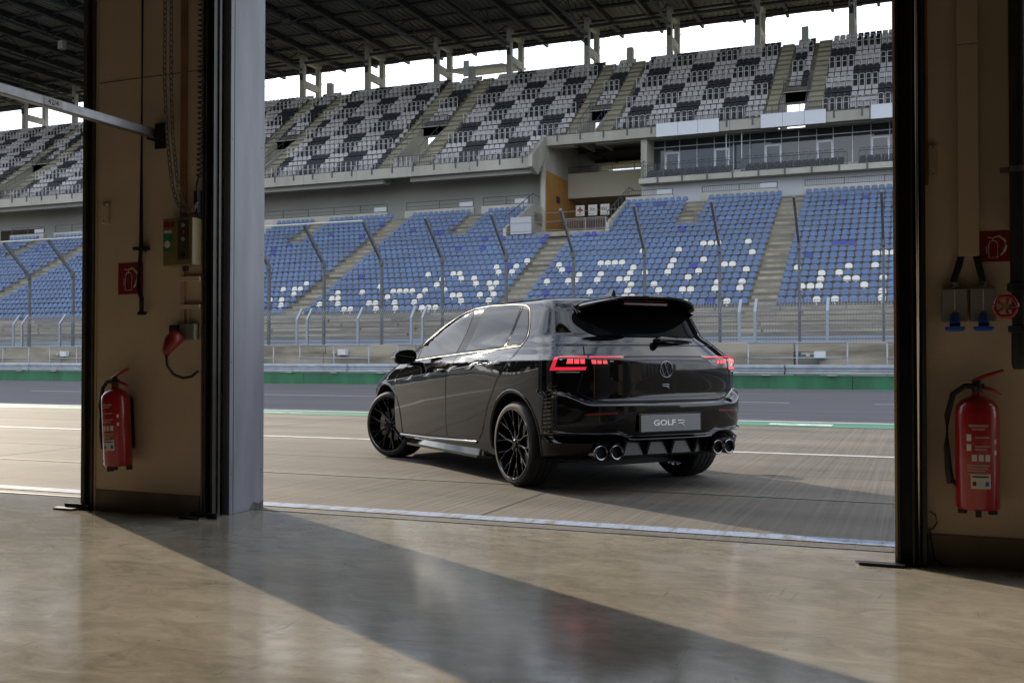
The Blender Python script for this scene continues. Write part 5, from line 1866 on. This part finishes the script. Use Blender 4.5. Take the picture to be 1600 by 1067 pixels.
def stroke_mesh(line, kind, w, off, closed=False, step=0.02, thick=0.0):
    """thin ribbon following a 2-D line over the shell"""
    pts = []
    m = len(line)
    for i in range(m if closed else m - 1):
        a, b = Vector(line[i]), Vector(line[(i + 1) % m])
        k = max(1, int((b - a).length / step))
        for q in range(k):
            pts.append(a.lerp(b, q / k))
    if not closed:
        pts.append(Vector(line[-1]))
    n = len(pts)
    vs, ns = [], []
    for i, p in enumerate(pts):
        a = pts[(i - 1) % n] if (closed or i) else pts[i]
        b = pts[(i + 1) % n] if (closed or i < n - 1) else pts[i]
        d = (b - a).normalized()
        nrm = Vector((-d.y, d.x)) * (w / 2)
        row = []
        for s_ in (-1, 0, 1):
            h = proj_pt(kind, p.x + nrm.x * s_, p.y + nrm.y * s_)
            row.append(h)
        if any(h is None for h in row):
            h0 = next((h for h in row if h), None)
            if h0 is None:
                h0 = (vs[-1], ns[-1]) if vs else (Vector((0, 0, 0)), Vector((0, 0, 1)))
            row = [h if h else h0 for h in row]
        for s_, h in zip((0, thick, 0), row):
            vs.append(h[0] + h[1] * (off + s_))
            ns.append(h[1])
    fs = []
    for i in range(n if closed else n - 1):
        j = (i + 1) % n
        fs += [(3 * i, 3 * i + 1, 3 * j + 1, 3 * j), (3 * i + 1, 3 * i + 2, 3 * j + 2, 3 * j + 1)]
    me = bpy.data.meshes.new('stroke')
    me.from_pydata([tuple(v) for v in vs], [], fs)
    me.update()
    if sum(p.normal.dot(ns[p.vertices[0]]) for p in me.polygons) < 0:
        me.flip_normals()
    me.polygons.foreach_set('use_smooth', [True] * len(me.polygons))
    return me


def stroke(name, line, kind, w, m, parent=CAR, off=0.0012, closed=False, both=False, thick=0.0):
    me = stroke_mesh(line, kind, w, off, closed, thick=thick)
    me.materials.append(m)
    o = link(name, me, parent=parent)
    if both:
        link(name, mirror_mesh(me), parent=parent)
    return o


# ---- shell with wheel wells cut out
shell = link('body', bme, [M_PAINT, M_MATTE], CAR)
cut = MB()
WB, WR, WZ = 2.62, 0.3235, 0.3235
for x in (0.0, WB):
    for s_ in (1, -1):
        ring = []
        for k in range(48):
            a = 2 * math.pi * k / 48
            ring.append((x + 0.372 * math.cos(a), WZ + 0.018 + 0.372 * math.sin(a)))
        cut.prism(ring, 'y', s_ * 0.60, s_ * 1.05, 1)
cme = cut.mesh('cut')
bmc = bmesh.new()
bmc.from_mesh(cme)
bmesh.ops.recalc_face_normals(bmc, faces=bmc.faces)
bmc.to_mesh(cme)
bmc.free()
cme.materials.append(M_PAINT)
cme.materials.append(M_MATTE)
cob = bpy.data.objects.new('cutter', cme)
COL.objects.link(cob)
shell_w = bpy.data.objects.new('tmp_shell', bme)
COL.objects.link(shell_w)
md = shell_w.modifiers.new('b', 'BOOLEAN')
md.object = cob
md.operation = 'DIFFERENCE'
md.solver = 'EXACT'
dg = bpy.context.evaluated_depsgraph_get()
sme = bpy.data.meshes.new_from_object(shell_w.evaluated_get(dg))
bpy.data.objects.remove(shell_w)
bpy.data.objects.remove(cob)
for p in sme.polygons:
    c_ = p.center
    well = p.material_index == 1 or (abs(abs(c_.y) - 0.60) < 0.003 and c_.z < 0.75)
    p.use_smooth = not well and abs(p.normal.z) < 0.9995
    p.material_index = 1 if well or c_.z < 0.172 else 0
shell.data = sme
if len(sme.materials) < 2:
    sme.materials.clear()
    sme.materials.append(M_PAINT)
    sme.materials.append(M_MATTE)
sme.set_sharp_from_angle(angle=R_(38))

# ---- windows
DLO = [(2.17, 0.945), (1.94, 1.122), (1.66, 1.272), (1.42, 1.362), (1.146, 1.406), (0.84, 1.420), (0.468, 1.412), (0.215, 1.392), (0.125, 1.360), (0.045, 1.251), (-0.012, 1.123), (0.005, 1.066), (0.553, 1.035), (1.09, 1.009), (1.657, 0.977)]
panel('window_surround', DLO, 'side', mat('window_frame_black', (0.003, 0.003, 0.003), 0.10, spec=0.12), off=0.0015, both=True, rnd=0.02)
stroke('window_trim', rounded(DLO, 3, 0.03), 'side', 0.008, M_SATIN, off=0.003, closed=True, both=True, thick=0.002)
PANES = [
    ('front_window', [(1.985, 0.975), (1.955, 1.075), (1.62, 1.252), (1.39, 1.340), (1.105, 1.380), (1.10, 1.20), (1.165, 1.022)]),
    ('corner_window', [(2.11, 0.968), (2.015, 0.975), (1.985, 1.060)]),
    ('rear_window', [(0.935, 1.392), (0.60, 1.398), (0.285, 1.378), (0.29, 1.259), (0.305, 1.070), (0.985, 1.034), (0.945, 1.21)]),
    ('quarter_window', [(0.24, 1.370), (0.15, 1.352), (0.068, 1.245), (0.016, 1.125), (0.028, 1.086), (0.262, 1.073), (0.245, 1.25)]),
]
for nm, poly in PANES:
    panel(nm, poly, 'side', M_GLASS, off=0.0035, both=True, rnd=0.02, step=0.04)
stroke('window_divider', [(0.262, 1.385), (0.270, 1.25), (0.283, 1.072)], 'side', 0.007, M_SATIN, off=0.004, both=True, thick=0.003)
panel('windscreen', [(0, 0)] and [(-0.62, 1.02), (0.62, 1.02), (0.56, 1.36), (-0.56, 1.36)], 'rear', M_GLASS, off=0.003) if False else None

# ---- doors with handles and shut lines
FD = [(2.385, 0.86), (2.370, 0.80), (2.368, 0.61), (2.394, 0.353), (2.40, 0.300), (2.34, 0.262), (1.214, 0.300), (1.208, 0.543), (1.193, 0.755), (1.165, 0.900), (1.150, 0.985), (2.12, 0.925)]
RD = [(1.193, 0.300), (1.188, 0.543), (1.173, 0.755), (1.145, 0.900), (1.128, 0.987), (0.553, 1.020), (0.03, 1.050), (0.066, 0.950), (0.241, 0.808), (0.422, 0.593), (0.523, 0.391), (0.60, 0.318), (0.66, 0.304)]
for nm, poly, hx in (('front_door', FD, (1.185, 1.465, 0.866)), ('rear_door', RD, (0.175, 0.435, 0.922))):
    dl, dr = panel(nm, poly, 'side', M_PAINT, off=0.0018, both=True, step=0.035)
    line = [tuple(p) for p in poly]
    if nm == 'front_door':
        seam = [(2.12, 0.930), (2.385, 0.866), (2.374, 0.80), (2.372, 0.61), (2.398, 0.353), (2.405, 0.297), (2.34, 0.257), (1.204, 0.294), (1.198, 0.543), (1.183, 0.755), (1.155, 0.900), (1.138, 1.0)]
    else:
        seam = [(1.204, 0.294), (0.655, 0.298), (0.595, 0.312), (0.515, 0.388), (0.414, 0.590), (0.232, 0.803), (0.055, 0.948), (0.018, 1.056)]
    stroke('shut_line', seam, 'side', 0.007, M_GAP, off=0.0026, both=True)
    for s_, d_ in ((1, dl), (-1, dr)):
        xa, xb, zz = hx
        h_ = MB()
        n = 9
        vs, fs = [], []
        for k in range(n):
            t = k / (n - 1)
            x = xa + (xb - xa) * t
            h0 = proj_pt('side', x, zz)[0]
            bulge = 0.004 + 0.034 * math.sin(math.pi * min(1, max(0, (t - 0.0)))) ** 0.5
            hz_ = 0.020 * (0.55 + 0.45 * math.sin(math.pi * t) ** 0.5)
            ring = []
            for q in range(8):
                a = 2 * math.pi * q / 8
                ring.append((x, s_ * (h0.y - 0.004 + bulge * (0.5 + 0.5 * math.cos(a))), zz + hz_ * math.sin(a)))
            vs += ring
        for k in range(n - 1):
            for q in range(8):
                fs.append((k * 8 + q, k * 8 + (q + 1) % 8, (k + 1) * 8 + (q + 1) % 8, (k + 1) * 8 + q))
        fs += [tuple(range(8)), tuple((n - 1) * 8 + q for q in range(8))]
        h_.add(vs, fs)
        h_.build('handle', M_PAINT, d_, auto=1.2)
    panel('handle_recess', [(hx[0] - 0.01, hx[2] - 0.035), (hx[1] - 0.03, hx[2] - 0.038), (hx[1] + 0.005, hx[2] - 0.01), (hx[0] - 0.01, hx[2] - 0.005)], 'side', M_GLOSS, dl, off=0.0026, rnd=0.012)
# fuel flap on the right, sill trims
stroke('sill_trim', [(2.30, 0.246), (1.6, 0.258), (0.64, 0.290)], 'side', 0.022, M_CHRO, off=0.004, both=True, thick=0.012)
for s_ in (1, -1):
    c = MB()
    c.prism([(2.22, s_ * 0.80), (2.10, s_ * 0.868), (0.62, s_ * 0.872), (0.50, s_ * 0.80)], 'z', 0.165, 0.185)
    c.add([(2.20, s_ * 0.80, 0.1855), (2.10, s_ * 0.862, 0.1855), (0.62, s_ * 0.866, 0.1855), (0.50, s_ * 0.80, 0.1855), (2.2, s_ * 0.80, 0.24), (2.1, s_ * 0.835, 0.235), (0.62, s_ * 0.84, 0.25), (0.5, s_ * 0.80, 0.25)],
          [(0, 1, 5, 4), (1, 2, 6, 5), (2, 3, 7, 6)])
    c.build('side_skirt', M_GLOSS, CAR, auto=0.5)
# small winged emblem stroke on the front wing
stroke('wing_badge', [(2.30, 0.762), (2.27, 0.775), (2.24, 0.765), (2.265, 0.757), (2.235, 0.742)], 'side', 0.006, M_CHRO, off=0.002, both=True)

# ---- wheel arch lips
for x in (0.0, WB):
    arc = []
    for k in range(33):
        a = R_(-12 + 204 * k / 32)
        arc.append((x + 0.388 * math.cos(a), WZ + 0.018 + 0.388 * math.sin(a)))
    arc = [p for p in arc if p[1] > 0.19]
    stroke('wheel_arch_lip', arc, 'side', 0.022, M_PAINT, off=0.001, both=True, thick=0.007)


# ---- wheels
def wheel(x, s_, steer=0.0, name='wheel'):
    w_ = empty(name, (x, 0, WZ), 0, CAR)
    ty = 0.875

    def part(mb, nm, m, **k):
        o = mb.build(nm, m, w_, **k)
        if steer:
            pv = Vector((0, s_ * 0.76, 0))
            o.matrix_parent_inverse = Matrix.Translation(pv) @ Matrix.Rotation(steer, 4, 'Z') @ Matrix.Translation(-pv)
        return o
    T = MB()
    prof = [(0.255, 0.0), (0.266, 0.006), (0.282, 0.008), (0.298, 0.004), (0.311, -0.008), (0.3200, -0.022), (0.3235, -0.036), (0.3235, -0.072), (0.3170, -0.074), (0.3170, -0.080), (0.3235, -0.082),
            (0.3235, -0.115), (0.3170, -0.117), (0.3170, -0.123), (0.3235, -0.125), (0.3235, -0.160), (0.3170, -0.162), (0.3170, -0.168), (0.3235, -0.170), (0.3235, -0.204), (0.3200, -0.218), (0.309, -0.232), (0.290, -0.240), (0.255, -0.236)]
    T.lathe([(r, s_ * (ty + h)) for r, h in prof], 72, 'y')
    part(T, 'tyre', M_TYRE, auto=0.6)
    Rm = MB()
    rp_ = [(0.268, 0.002), (0.266, 0.009), (0.259, 0.009), (0.254, -0.004), (0.249, -0.030), (0.243, -0.10), (0.236, -0.23)]
    Rm.lathe([(r, s_ * (ty + h)) for r, h in rp_], 64, 'y')
    part(Rm, 'rim_barrel', M_RIM, auto=0.7)
    Ed = MB()
    Ed.lathe([(r, s_ * (ty + h)) for r, h in [(0.2690, 0.0085), (0.2680, 0.0115), (0.2630, 0.0115), (0.2615, 0.009)]], 64, 'y')
    part(Ed, 'rim_edge', M_CHRO, auto=1.0)

    def spoke(path, wd, th):
        """tapered bar along (radius, angle, depth) points"""
        vs, fs = [], []
        P = []
        for (r, a, h) in path:
            P.append(Vector((r * math.cos(a), s_ * (ty + h), r * math.sin(a))))
        n = len(P)
        for i, p in enumerate(P):
            d = (P[min(i + 1, n - 1)] - P[max(i - 1, 0)]).normalized()
            sd = d.cross(Vector((0, 1, 0))).normalized()
            w2 = wd[i] / 2
            for (aa, bb) in ((-1, -th), (-0.85, -0.004), (-0.3, 0.0), (0.3, 0.0), (0.85, -0.004), (1, -th)):
                vs.append(p + sd * (w2 * aa) + Vector((0, s_ * bb, 0)))
        for i in range(n - 1):
            for k in range(5):
                fs.append((6 * i + k, 6 * i + k + 1, 6 * (i + 1) + k + 1, 6 * (i + 1) + k))
        return vs, fs
    for k in range(10):
        a = 2 * math.pi * k / 10 + 0.16
        S = MB()
        S.add(*spoke([(0.045, a, -0.020), (0.09, a, -0.026), (0.150, a, -0.016)], (0.028, 0.015, 0.015), 0.03))
        for q in (-1, 1):
            S.add(*spoke([(0.142, a, -0.0175), (0.195, a + q * 0.085, -0.008), (0.256, a + q * 0.130, 0.002)], (0.012, 0.0095, 0.0105), 0.028))
        part(S, 'spoke', M_RIM, auto=0.5)
        B = MB()
        B.add(*spoke([(0.052, a, -0.0185), (0.09, a, -0.0245), (0.150, a, -0.0145)], (0.004, 0.0035, 0.0035), 0.002))
        for q in (-1, 1):
            B.add(*spoke([(0.145, a, -0.0155), (0.195, a + q * 0.085, -0.0065), (0.254, a + q * 0.129, 0.0032)], (0.003, 0.003, 0.0032), 0.002))
        part(B, 'spoke_highlight', M_RIMB)
    H = MB()
    H.lathe([(r, s_ * (ty + h)) for r, h in [(0.0, -0.008), (0.026, -0.008), (0.032, -0.013), (0.034, -0.022), (0.060, -0.028), (0.062, -0.06)]], 28, 'y')
    part(H, 'hub', M_RIM, auto=0.6)
    for k in range(5):
        a = 2 * math.pi * k / 5 + 0.3
        B = MB()
        B.lathe([(0.0, s_ * (ty - 0.012)), (0.007, s_ * (ty - 0.012)), (0.009, s_ * (ty - 0.03))], 8, 'y', (0.049 * math.cos(a), 0, 0.049 * math.sin(a)))
        part(B, 'wheel_bolt', M_CHRO)
    D = MB()
    D.lathe([(r, s_ * (ty + h)) for r, h in [(0.07, -0.085), (0.155, -0.085), (0.158, -0.09), (0.158, -0.105), (0.07, -0.105)]], 48, 'y')
    part(D, 'brake_disc', M_DISC, auto=0.6)
    Cc = MB()
    sg = -1 if x < 1 else 1
    pts = []
    for k in range(9):
        a = R_(-42 + 84 * k / 8) + (math.pi if sg > 0 else 0) + (math.pi if x < 1 else math.pi)
        pts.append((0.175 * math.cos(a), 0.175 * math.sin(a)))
    for k in range(8, -1, -1):
        a = R_(-42 + 84 * k / 8) + (math.pi if sg > 0 else 0) + math.pi
        pts.append((0.115 * math.cos(a), 0.115 * math.sin(a)))
    Cc.prism(pts, 'y', s_ * (ty - 0.12), s_ * (ty - 0.055))
    part(Cc, 'brake_caliper', M_CALI, bevel=0.006)
    BK = MB()
    BK.lathe([(0.0, s_ * (ty - 0.16)), (0.22, s_ * (ty - 0.16))], 32, 'y')
    part(BK, 'backing_plate', M_MATTE)
    return w_


for x in (0.0, WB):
    for s_ in (1, -1):
        wheel(x, s_, R_(23) if x > 1 else 0.0)

# ---- door mirrors
for s_ in (1, -1):
    mr_ = empty('door_mirror', (1.93, s_ * 0.98, 0.99), 0, CAR)
    c = MB()
    vs, fs = [], []
    secs = [(-0.085, 0.92), (-0.075, 1.0), (-0.03, 1.0), (0.03, 0.88), (0.075, 0.60), (0.10, 0.22)]
    outline = []
    for k in range(24):
        a = 2 * math.pi * k / 24
        ex, ez = math.cos(a), math.sin(a)
        w_, h_ = 0.105, 0.068
        px_ = w_ * (abs(ex) ** 0.62) * (1 if ex > 0 else -1)
        pz_ = h_ * (abs(ez) ** 0.70) * (1 if ez > 0 else -1)
        pz_ += 0.012 * (-px_ / w_) if pz_ < 0 else -0.010 * max(0, px_ / w_)
        outline.append((px_, pz_))
    for (dx, sc) in secs:
        for (py_, pz_) in outline:
            vs.append((dx, s_ * py_ * sc, pz_ * sc))
    n = 24
    for i in range(len(secs) - 1):
        for k in range(n):
            fs.append((i * n + k, i * n + (k + 1) % n, (i + 1) * n + (k + 1) % n, (i + 1) * n + k))
    fs.append(tuple((len(secs) - 1) * n + k for k in range(n)))
    fs.append(tuple(range(n))[::-1])
    c.add(vs, fs)
    c.build('housing', M_PAINT, mr_, auto=0.8)
    g_ = MB()
    g_.add([(-0.0875, s_ * py_ * 0.80 + s_ * 0.004, pz_ * 0.80) for py_, pz_ in outline], [tuple(range(n))])
    g_.build('mirror_glass', M_MIRR, mr_)
    g_ = MB()
    g_.box(-0.03, 0.055, min(-s_ * 0.17, -s_ * 0.06), max(-s_ * 0.17, -s_ * 0.06), -0.085, -0.045)
    g_.build('mirror_foot', M_GLOSS, mr_, bevel=0.01)
    g_ = MB()
    g_.box(-0.084, 0.02, s_ * 0.107 if s_ > 0 else -0.111, s_ * 0.111 if s_ > 0 else -0.107, -0.012, -0.004)
    g_.build('turn_signal', M_LAMPW, mr_)

# ---- tailgate, rear glass, spoiler
TG = [(-0.70, 0.735), (-0.60, 0.682), (-0.50, 0.666), (0.50, 0.666), (0.60, 0.682), (0.70, 0.735), (0.66, 0.86), (0.60, 0.985), (-0.60, 0.985), (-0.66, 0.86)]
seam = [(0.60, 1.06), (0.64, 0.99), (0.675, 0.86), (0.705, 0.735), (0.61, 0.678), (0.50, 0.661), (-0.50, 0.661), (-0.61, 0.678), (-0.705, 0.735), (-0.675, 0.86), (-0.64, 0.99), (-0.60, 1.06)]
tg = panel('tailgate', TG, 'rear', M_PAINT, off=0.0015, step=0.035)
stroke('shut_line', seam, 'rear', 0.008, M_GAP, off=0.0024)
stroke('tailgate_crease', [(0.63, 0.982), (0.3, 0.986), (0, 0.987), (-0.3, 0.986), (-0.63, 0.982)], 'rear', 0.006, M_GAP, off=0.0028)
stroke('glass_panel_line', [(0.635, 1.068), (0.3, 1.070), (0.0, 1.070), (-0.3, 1.070), (-0.635, 1.068)], 'rear', 0.005, M_GAP, off=0.0022)
RG = rounded([(0.0, 1.131), (0.42, 1.132), (0.492, 1.148), (0.54, 1.19), (0.575, 1.242), (0.56, 1.3), (0.482, 1.352), (0.345, 1.41), (-0.345, 1.41), (-0.482, 1.352), (-0.56, 1.3), (-0.575, 1.242), (-0.54, 1.19), (-0.492, 1.148), (-0.42, 1.132)], 4, 0.03)
panel('rear_glass', RG, 'rear', mat('privacy_rear_glass', (0.003, 0.003, 0.003), 0.02, spec=0.01), off=0.006, step=0.016)  # specular nearly off, standing in for the dark reflection of the spoiler
# roof spoiler: swept section across the car
sp = MB()
vs, fs = [], []
NS = 33
for k in range(NS):
    t = -1 + 2 * k / (NS - 1)
    y = 0.535 * t
    q = abs(t)
    zt_ = 1.439 - 0.075 * q ** 2.8
    xt = -0.635 + 0.215 * q ** 3.2
    sec = [(-0.05, zt_ + 0.020 - 0.03 * q ** 3), (-0.30, zt_ + 0.016 - 0.012 * q ** 3), (xt + 0.03, zt_ + 0.004), (xt, zt_ - 0.004), (xt + 0.004, zt_ - 0.020), (xt + 0.05, zt_ - 0.030),
           (-0.44 + 0.03 * q, zt_ - 0.048), (-0.36 + 0.04 * q, zt_ - 0.075), (-0.20, zt_ - 0.08), (-0.05, zt_ - 0.06)]
    vs += [(x, y, z) for x, z in sec]
ns_ = 10
for k in range(NS - 1):
    for i in range(ns_):
        j = (i + 1) % ns_
        fs.append((k * ns_ + i, k * ns_ + j, (k + 1) * ns_ + j, (k + 1) * ns_ + i))
fs += [tuple(range(ns_)), tuple((NS - 1) * ns_ + i for i in range(ns_))]
sp.add(vs, fs)
spo = sp.build('roof_spoiler', M_PAINT, CAR, auto=0.6)
MB().box(-0.505, -0.470, -0.20, 0.20, 1.376, 1.392).build('third_brake_lamp', M_REFL, spo)
# aerial fin
c = MB()
c.add([(0.14, 0.022, 1.462), (0.14, -0.022, 1.462), (-0.07, -0.026, 1.458), (-0.07, 0.026, 1.458), (0.02, 0.012, 1.488), (0.02, -0.012, 1.488), (-0.055, -0.006, 1.522), (-0.055, 0.006, 1.522), (-0.075, 0.006, 1.52), (-0.075, -0.006, 1.52)],
      [(0, 4, 5, 1), (0, 3, 8, 7, 4), (1, 5, 6, 9, 2), (4, 7, 6, 5), (7, 8, 9, 6), (3, 2, 9, 8)])
c.build('aerial_fin', M_PAINT, CAR, auto=0.7)
# wiper
c = MB()
pv = [proj_pt('rear', y, z) for y, z in ((0.03, 1.078), (-0.02, 1.098), (-0.16, 1.094), (-0.34, 1.098))]
c.tube([h[0] + h[1] * q for h, q in zip(pv, (0.025, 0.032, 0.03, 0.022))], [0.030, 0.024, 0.014, 0.006], 8)
wp = c.build('rear_wiper', M_GLOSS, CAR, smooth=True)
c = MB()
pv = [proj_pt('rear', y, z) for y, z in ((-0.06, 1.112), (-0.2, 1.108), (-0.37, 1.104))]
c.tube([h[0] + h[1] * 0.016 for h in pv], 0.007, 6)
c.build('wiper_blade', M_MATTE, wp)

# ---- tail lamps, left and mirrored right
LAMP = [(0.334, 0.876), (0.293, 0.982), (0.20, 0.992), (0.057, 0.992), (-0.185, 0.990), (-0.194, 0.980), (-0.12, 0.922), (-0.054, 0.905), (0.061, 0.898), (0.099, 0.868)]
LS = {
    'light_bar': (M_LAMPR, [[(0.327, 0.886), (0.292, 0.979), (0.263, 0.977), (0.286, 0.911)], [(0.284, 0.9105), (0.062, 0.912), (0.070, 0.890), (0.324, 0.886)],
                            [(0.262, 0.983), (0.062, 0.985), (0.062, 0.977), (0.262, 0.975)], [(0.046, 0.984), (-0.180, 0.981), (-0.168, 0.974), (0.046, 0.975)]]),
    'light_segment': (M_LAMPP, [[(0.196, 0.965), (0.156, 0.965), (0.154, 0.935), (0.203, 0.935)], [(0.150, 0.964), (0.113, 0.964), (0.112, 0.935), (0.146, 0.935)], [(0.107, 0.964), (0.074, 0.964), (0.073, 0.935), (0.103, 0.935)],
                                [(0.031, 0.961), (-0.002, 0.961), (-0.006, 0.934), (0.025, 0.934)], [(-0.009, 0.959), (-0.040, 0.959), (-0.042, 0.934), (-0.013, 0.934)], [(-0.048, 0.959), (-0.077, 0.959), (-0.080, 0.934), (-0.051, 0.934)]]),
    'clear_lens': (M_LAMPW, [[(-0.094, 0.957), (-0.122, 0.957), (-0.119, 0.948), (-0.096, 0.948)], [(0.251, 0.881), (0.103, 0.879), (0.112, 0.871), (0.285, 0.870)]]),
    'inner_bezel': (M_CHRO, [[(0.250, 0.965), (0.232, 0.965), (0.238, 0.925), (0.258, 0.925)]]),
}
lme, lns = panel_mesh(rounded(LAMP, 3, 0.015), 'diag', 0.004, 0.02)
lme.materials.append(M_LAMPD)
lamps = [link('tail_lamp', lme, parent=CAR), link('tail_lamp', mirror_mesh(lme, lns), parent=CAR)]
for nm, (m, polys) in LS.items():
    for poly in polys:
        me, ns = panel_mesh(poly, 'diag', 0.0062, 0.015)
        me.materials.append(m)
        link(nm, me, parent=lamps[0])
        link(nm, mirror_mesh(me, ns), parent=lamps[1])
me = stroke_mesh([(0.054, 0.992), (0.056, 0.90)], 'diag', 0.006, 0.0066)
me.materials.append(M_GAP)
link('lamp_split_line', me, parent=lamps[0])
link('lamp_split_line', mirror_mesh(me), parent=lamps[1])

# ---- round emblem and badge
EX = proj_pt('rear', 0.0, 0.892)
em = empty('round_emblem', EX[0] + Vector((-0.006, 0, 0)), 0, CAR)
em.rotation_euler = (0, math.atan2(EX[1].z, -EX[1].x), 0)
c = MB()
R0 = 0.058
c.tube([(0, R0 * math.cos(2 * math.pi * k / 40), R0 * math.sin(2 * math.pi * k / 40)) for k in range(40)], 0.0042, 6, closed=True)
c.build('ring', M_EMBL, em, smooth=True)


def bars(lines, r, nm, m, parent):
    c = MB()
    for ln in lines:
        for (ya, za), (yb2, zb2) in zip(ln, ln[1:]):
            c.tube([(-0.001, ya, za), (-0.001, yb2, zb2)], r, 6)
    return c.build(nm, m, parent)


k_ = R0 * 0.97
bars([[(0.36 * k_, 0.90 * k_), (0.0, 0.10 * k_), (-0.36 * k_, 0.90 * k_)]], 0.0038, 'upper_letter', M_EMBL, em)
bars([[(0.86 * k_, 0.42 * k_), (0.40 * k_, -0.82 * k_), (0.0, -0.02 * k_), (-0.40 * k_, -0.82 * k_), (-0.86 * k_, 0.42 * k_)]], 0.0038, 'lower_letter', M_EMBL, em)
BX = proj_pt('rear', 0.0, 0.770)
RLOGO = [[(0.034, 0.012), (-0.020, 0.012), (-0.028, 0.008), (-0.026, 0.001), (-0.016, -0.001), (0.030, -0.001)], [(0.000, -0.002), (-0.016, -0.010), (-0.030, -0.015)], [(0.030, 0.0055), (-0.018, 0.0055)]]
bd = empty('letter_badge', BX[0] + Vector((-0.003, 0, 0)), 0, CAR)
bars([[(y, z) for y, z in ln] for ln in RLOGO[:2]], 0.0024, 'letter', M_EMBL, bd)

# ---- bumper: plate, reflectors, diffuser, exhausts, corner reflections
plx = -0.832
pl = empty('number_plate', (plx, 0.018, 0.505), 0, CAR)
pl.rotation_euler = (0, R_(1.5), 0)
MB().box(-0.004, 0.02, -0.27, 0.27, -0.060, 0.060).build('plate', M_PLATE, pl, bevel=0.002)
MB().box(0.0, 0.012, -0.285, 0.285, -0.070, 0.070).build('plate_holder', M_GLOSS, pl, bevel=0.004)
me = text_mesh('GOLF', 0.056, 0.0006, 1.42, bold=0.0012)
link('lettering', me, M_LETTER, pl, loc=(-0.0048, 0.060, 0.001), rot=(R_(90), 0, R_(-90)))
bars([[(y * 0.95 - 0.090, z * 1.5 - 0.002) for y, z in ln] for ln in RLOGO[:2]], 0.0032, 'letter_badge', M_LETTER, pl).location.x = -0.0048
for s_ in (1, -1):
    rf = []
    for y, z in ((0.46, 0.578), (0.46, 0.590), (0.68, 0.582), (0.70, 0.570)):
        rf.append((s_ * y, z))
    panel('bumper_reflector', rf, 'rear', M_REFL, off=0.003, step=0.03)
# recess panel and diffuser fins
df_ = empty('diffuser', (-0.72, 0, 0.325), 0, CAR)
MB().prism([(0.0, -0.055), (0.012, 0.048), (0.05, 0.048), (0.03, -0.055)], 'y', -0.40, 0.40).build('back_panel', mat('diffuser_grey', (0.022, 0.024, 0.022), 0.3), df_)
for y in (0.375, 0.165, -0.055, -0.115 - 0.16, -0.375):
    c = MB()
    c.prism([(-0.060, 0.050), (0.04, 0.050), (0.04, -0.055), (-0.012, -0.050)], 'y', y - 0.010, y + 0.010)
    c.build('fin', M_GLOSS, df_)
c = MB()
c.prism([(-0.030, -0.050), (0.02, -0.050), (0.06, -0.072), (-0.02, -0.064)], 'y', -0.42, 0.42)
c.build('lower_lip', M_GLOSS, df_)
for y in (0.592, 0.470, -0.450, -0.572):
    c = MB()
    c.lathe([(0.040, 0.14), (0.040, 0.0), (0.043, -0.006), (0.050, -0.008), (0.056, -0.002), (0.057, 0.02), (0.055, 0.16)], 32, 'x', (-0.798 if abs(y) < 0.5 else -0.782, y, 0.306))
    c.build('exhaust_tip', M_CHRO, CAR, auto=0.9)
    hb = min(proj_pt('rear', y + 0.03 * math.cos(a_), 0.306 + 0.03 * math.sin(a_))[0].x for a_ in (0, 1.6, 3.1, 4.7))
    MB().lathe([(0.0, 0.0), (0.041, 0.0)], 20, 'x', (min(hb - 0.002, -0.765), y, 0.306)).build('bore_shade_disc', M_GAP, CAR)  # flat black disc stands in for the shade inside the pipe
# bronze strips painting a slatted reflection on the bumper corners
reflection_path = [(-0.500, 0.800), (-0.555, 0.725), (-0.545, 0.520), (-0.575, 0.460), (-0.530, 0.430), (-0.430, 0.440), (-0.425, 0.520), (-0.455, 0.690)]
stroke('reflection_outline', reflection_path, 'side', 0.006, M_BRONZE, off=0.003, closed=True, both=True, thick=0.003)
for k in range(11):
    z = 0.475 + k * 0.029
    t = k / 10
    xa, xb = -0.430 - 0.045 * t, -0.543 - 0.008 * t
    stroke('reflection_bar', [(xa, z), (xb, z + 0.012)], 'side', 0.0045, M_BRONZE, off=0.003, both=True, thick=0.004)
# underbody
MB().box(-0.10, 3.1, -0.58, 0.58, 0.13, 0.172).build('underbody', M_MATTE, CAR)
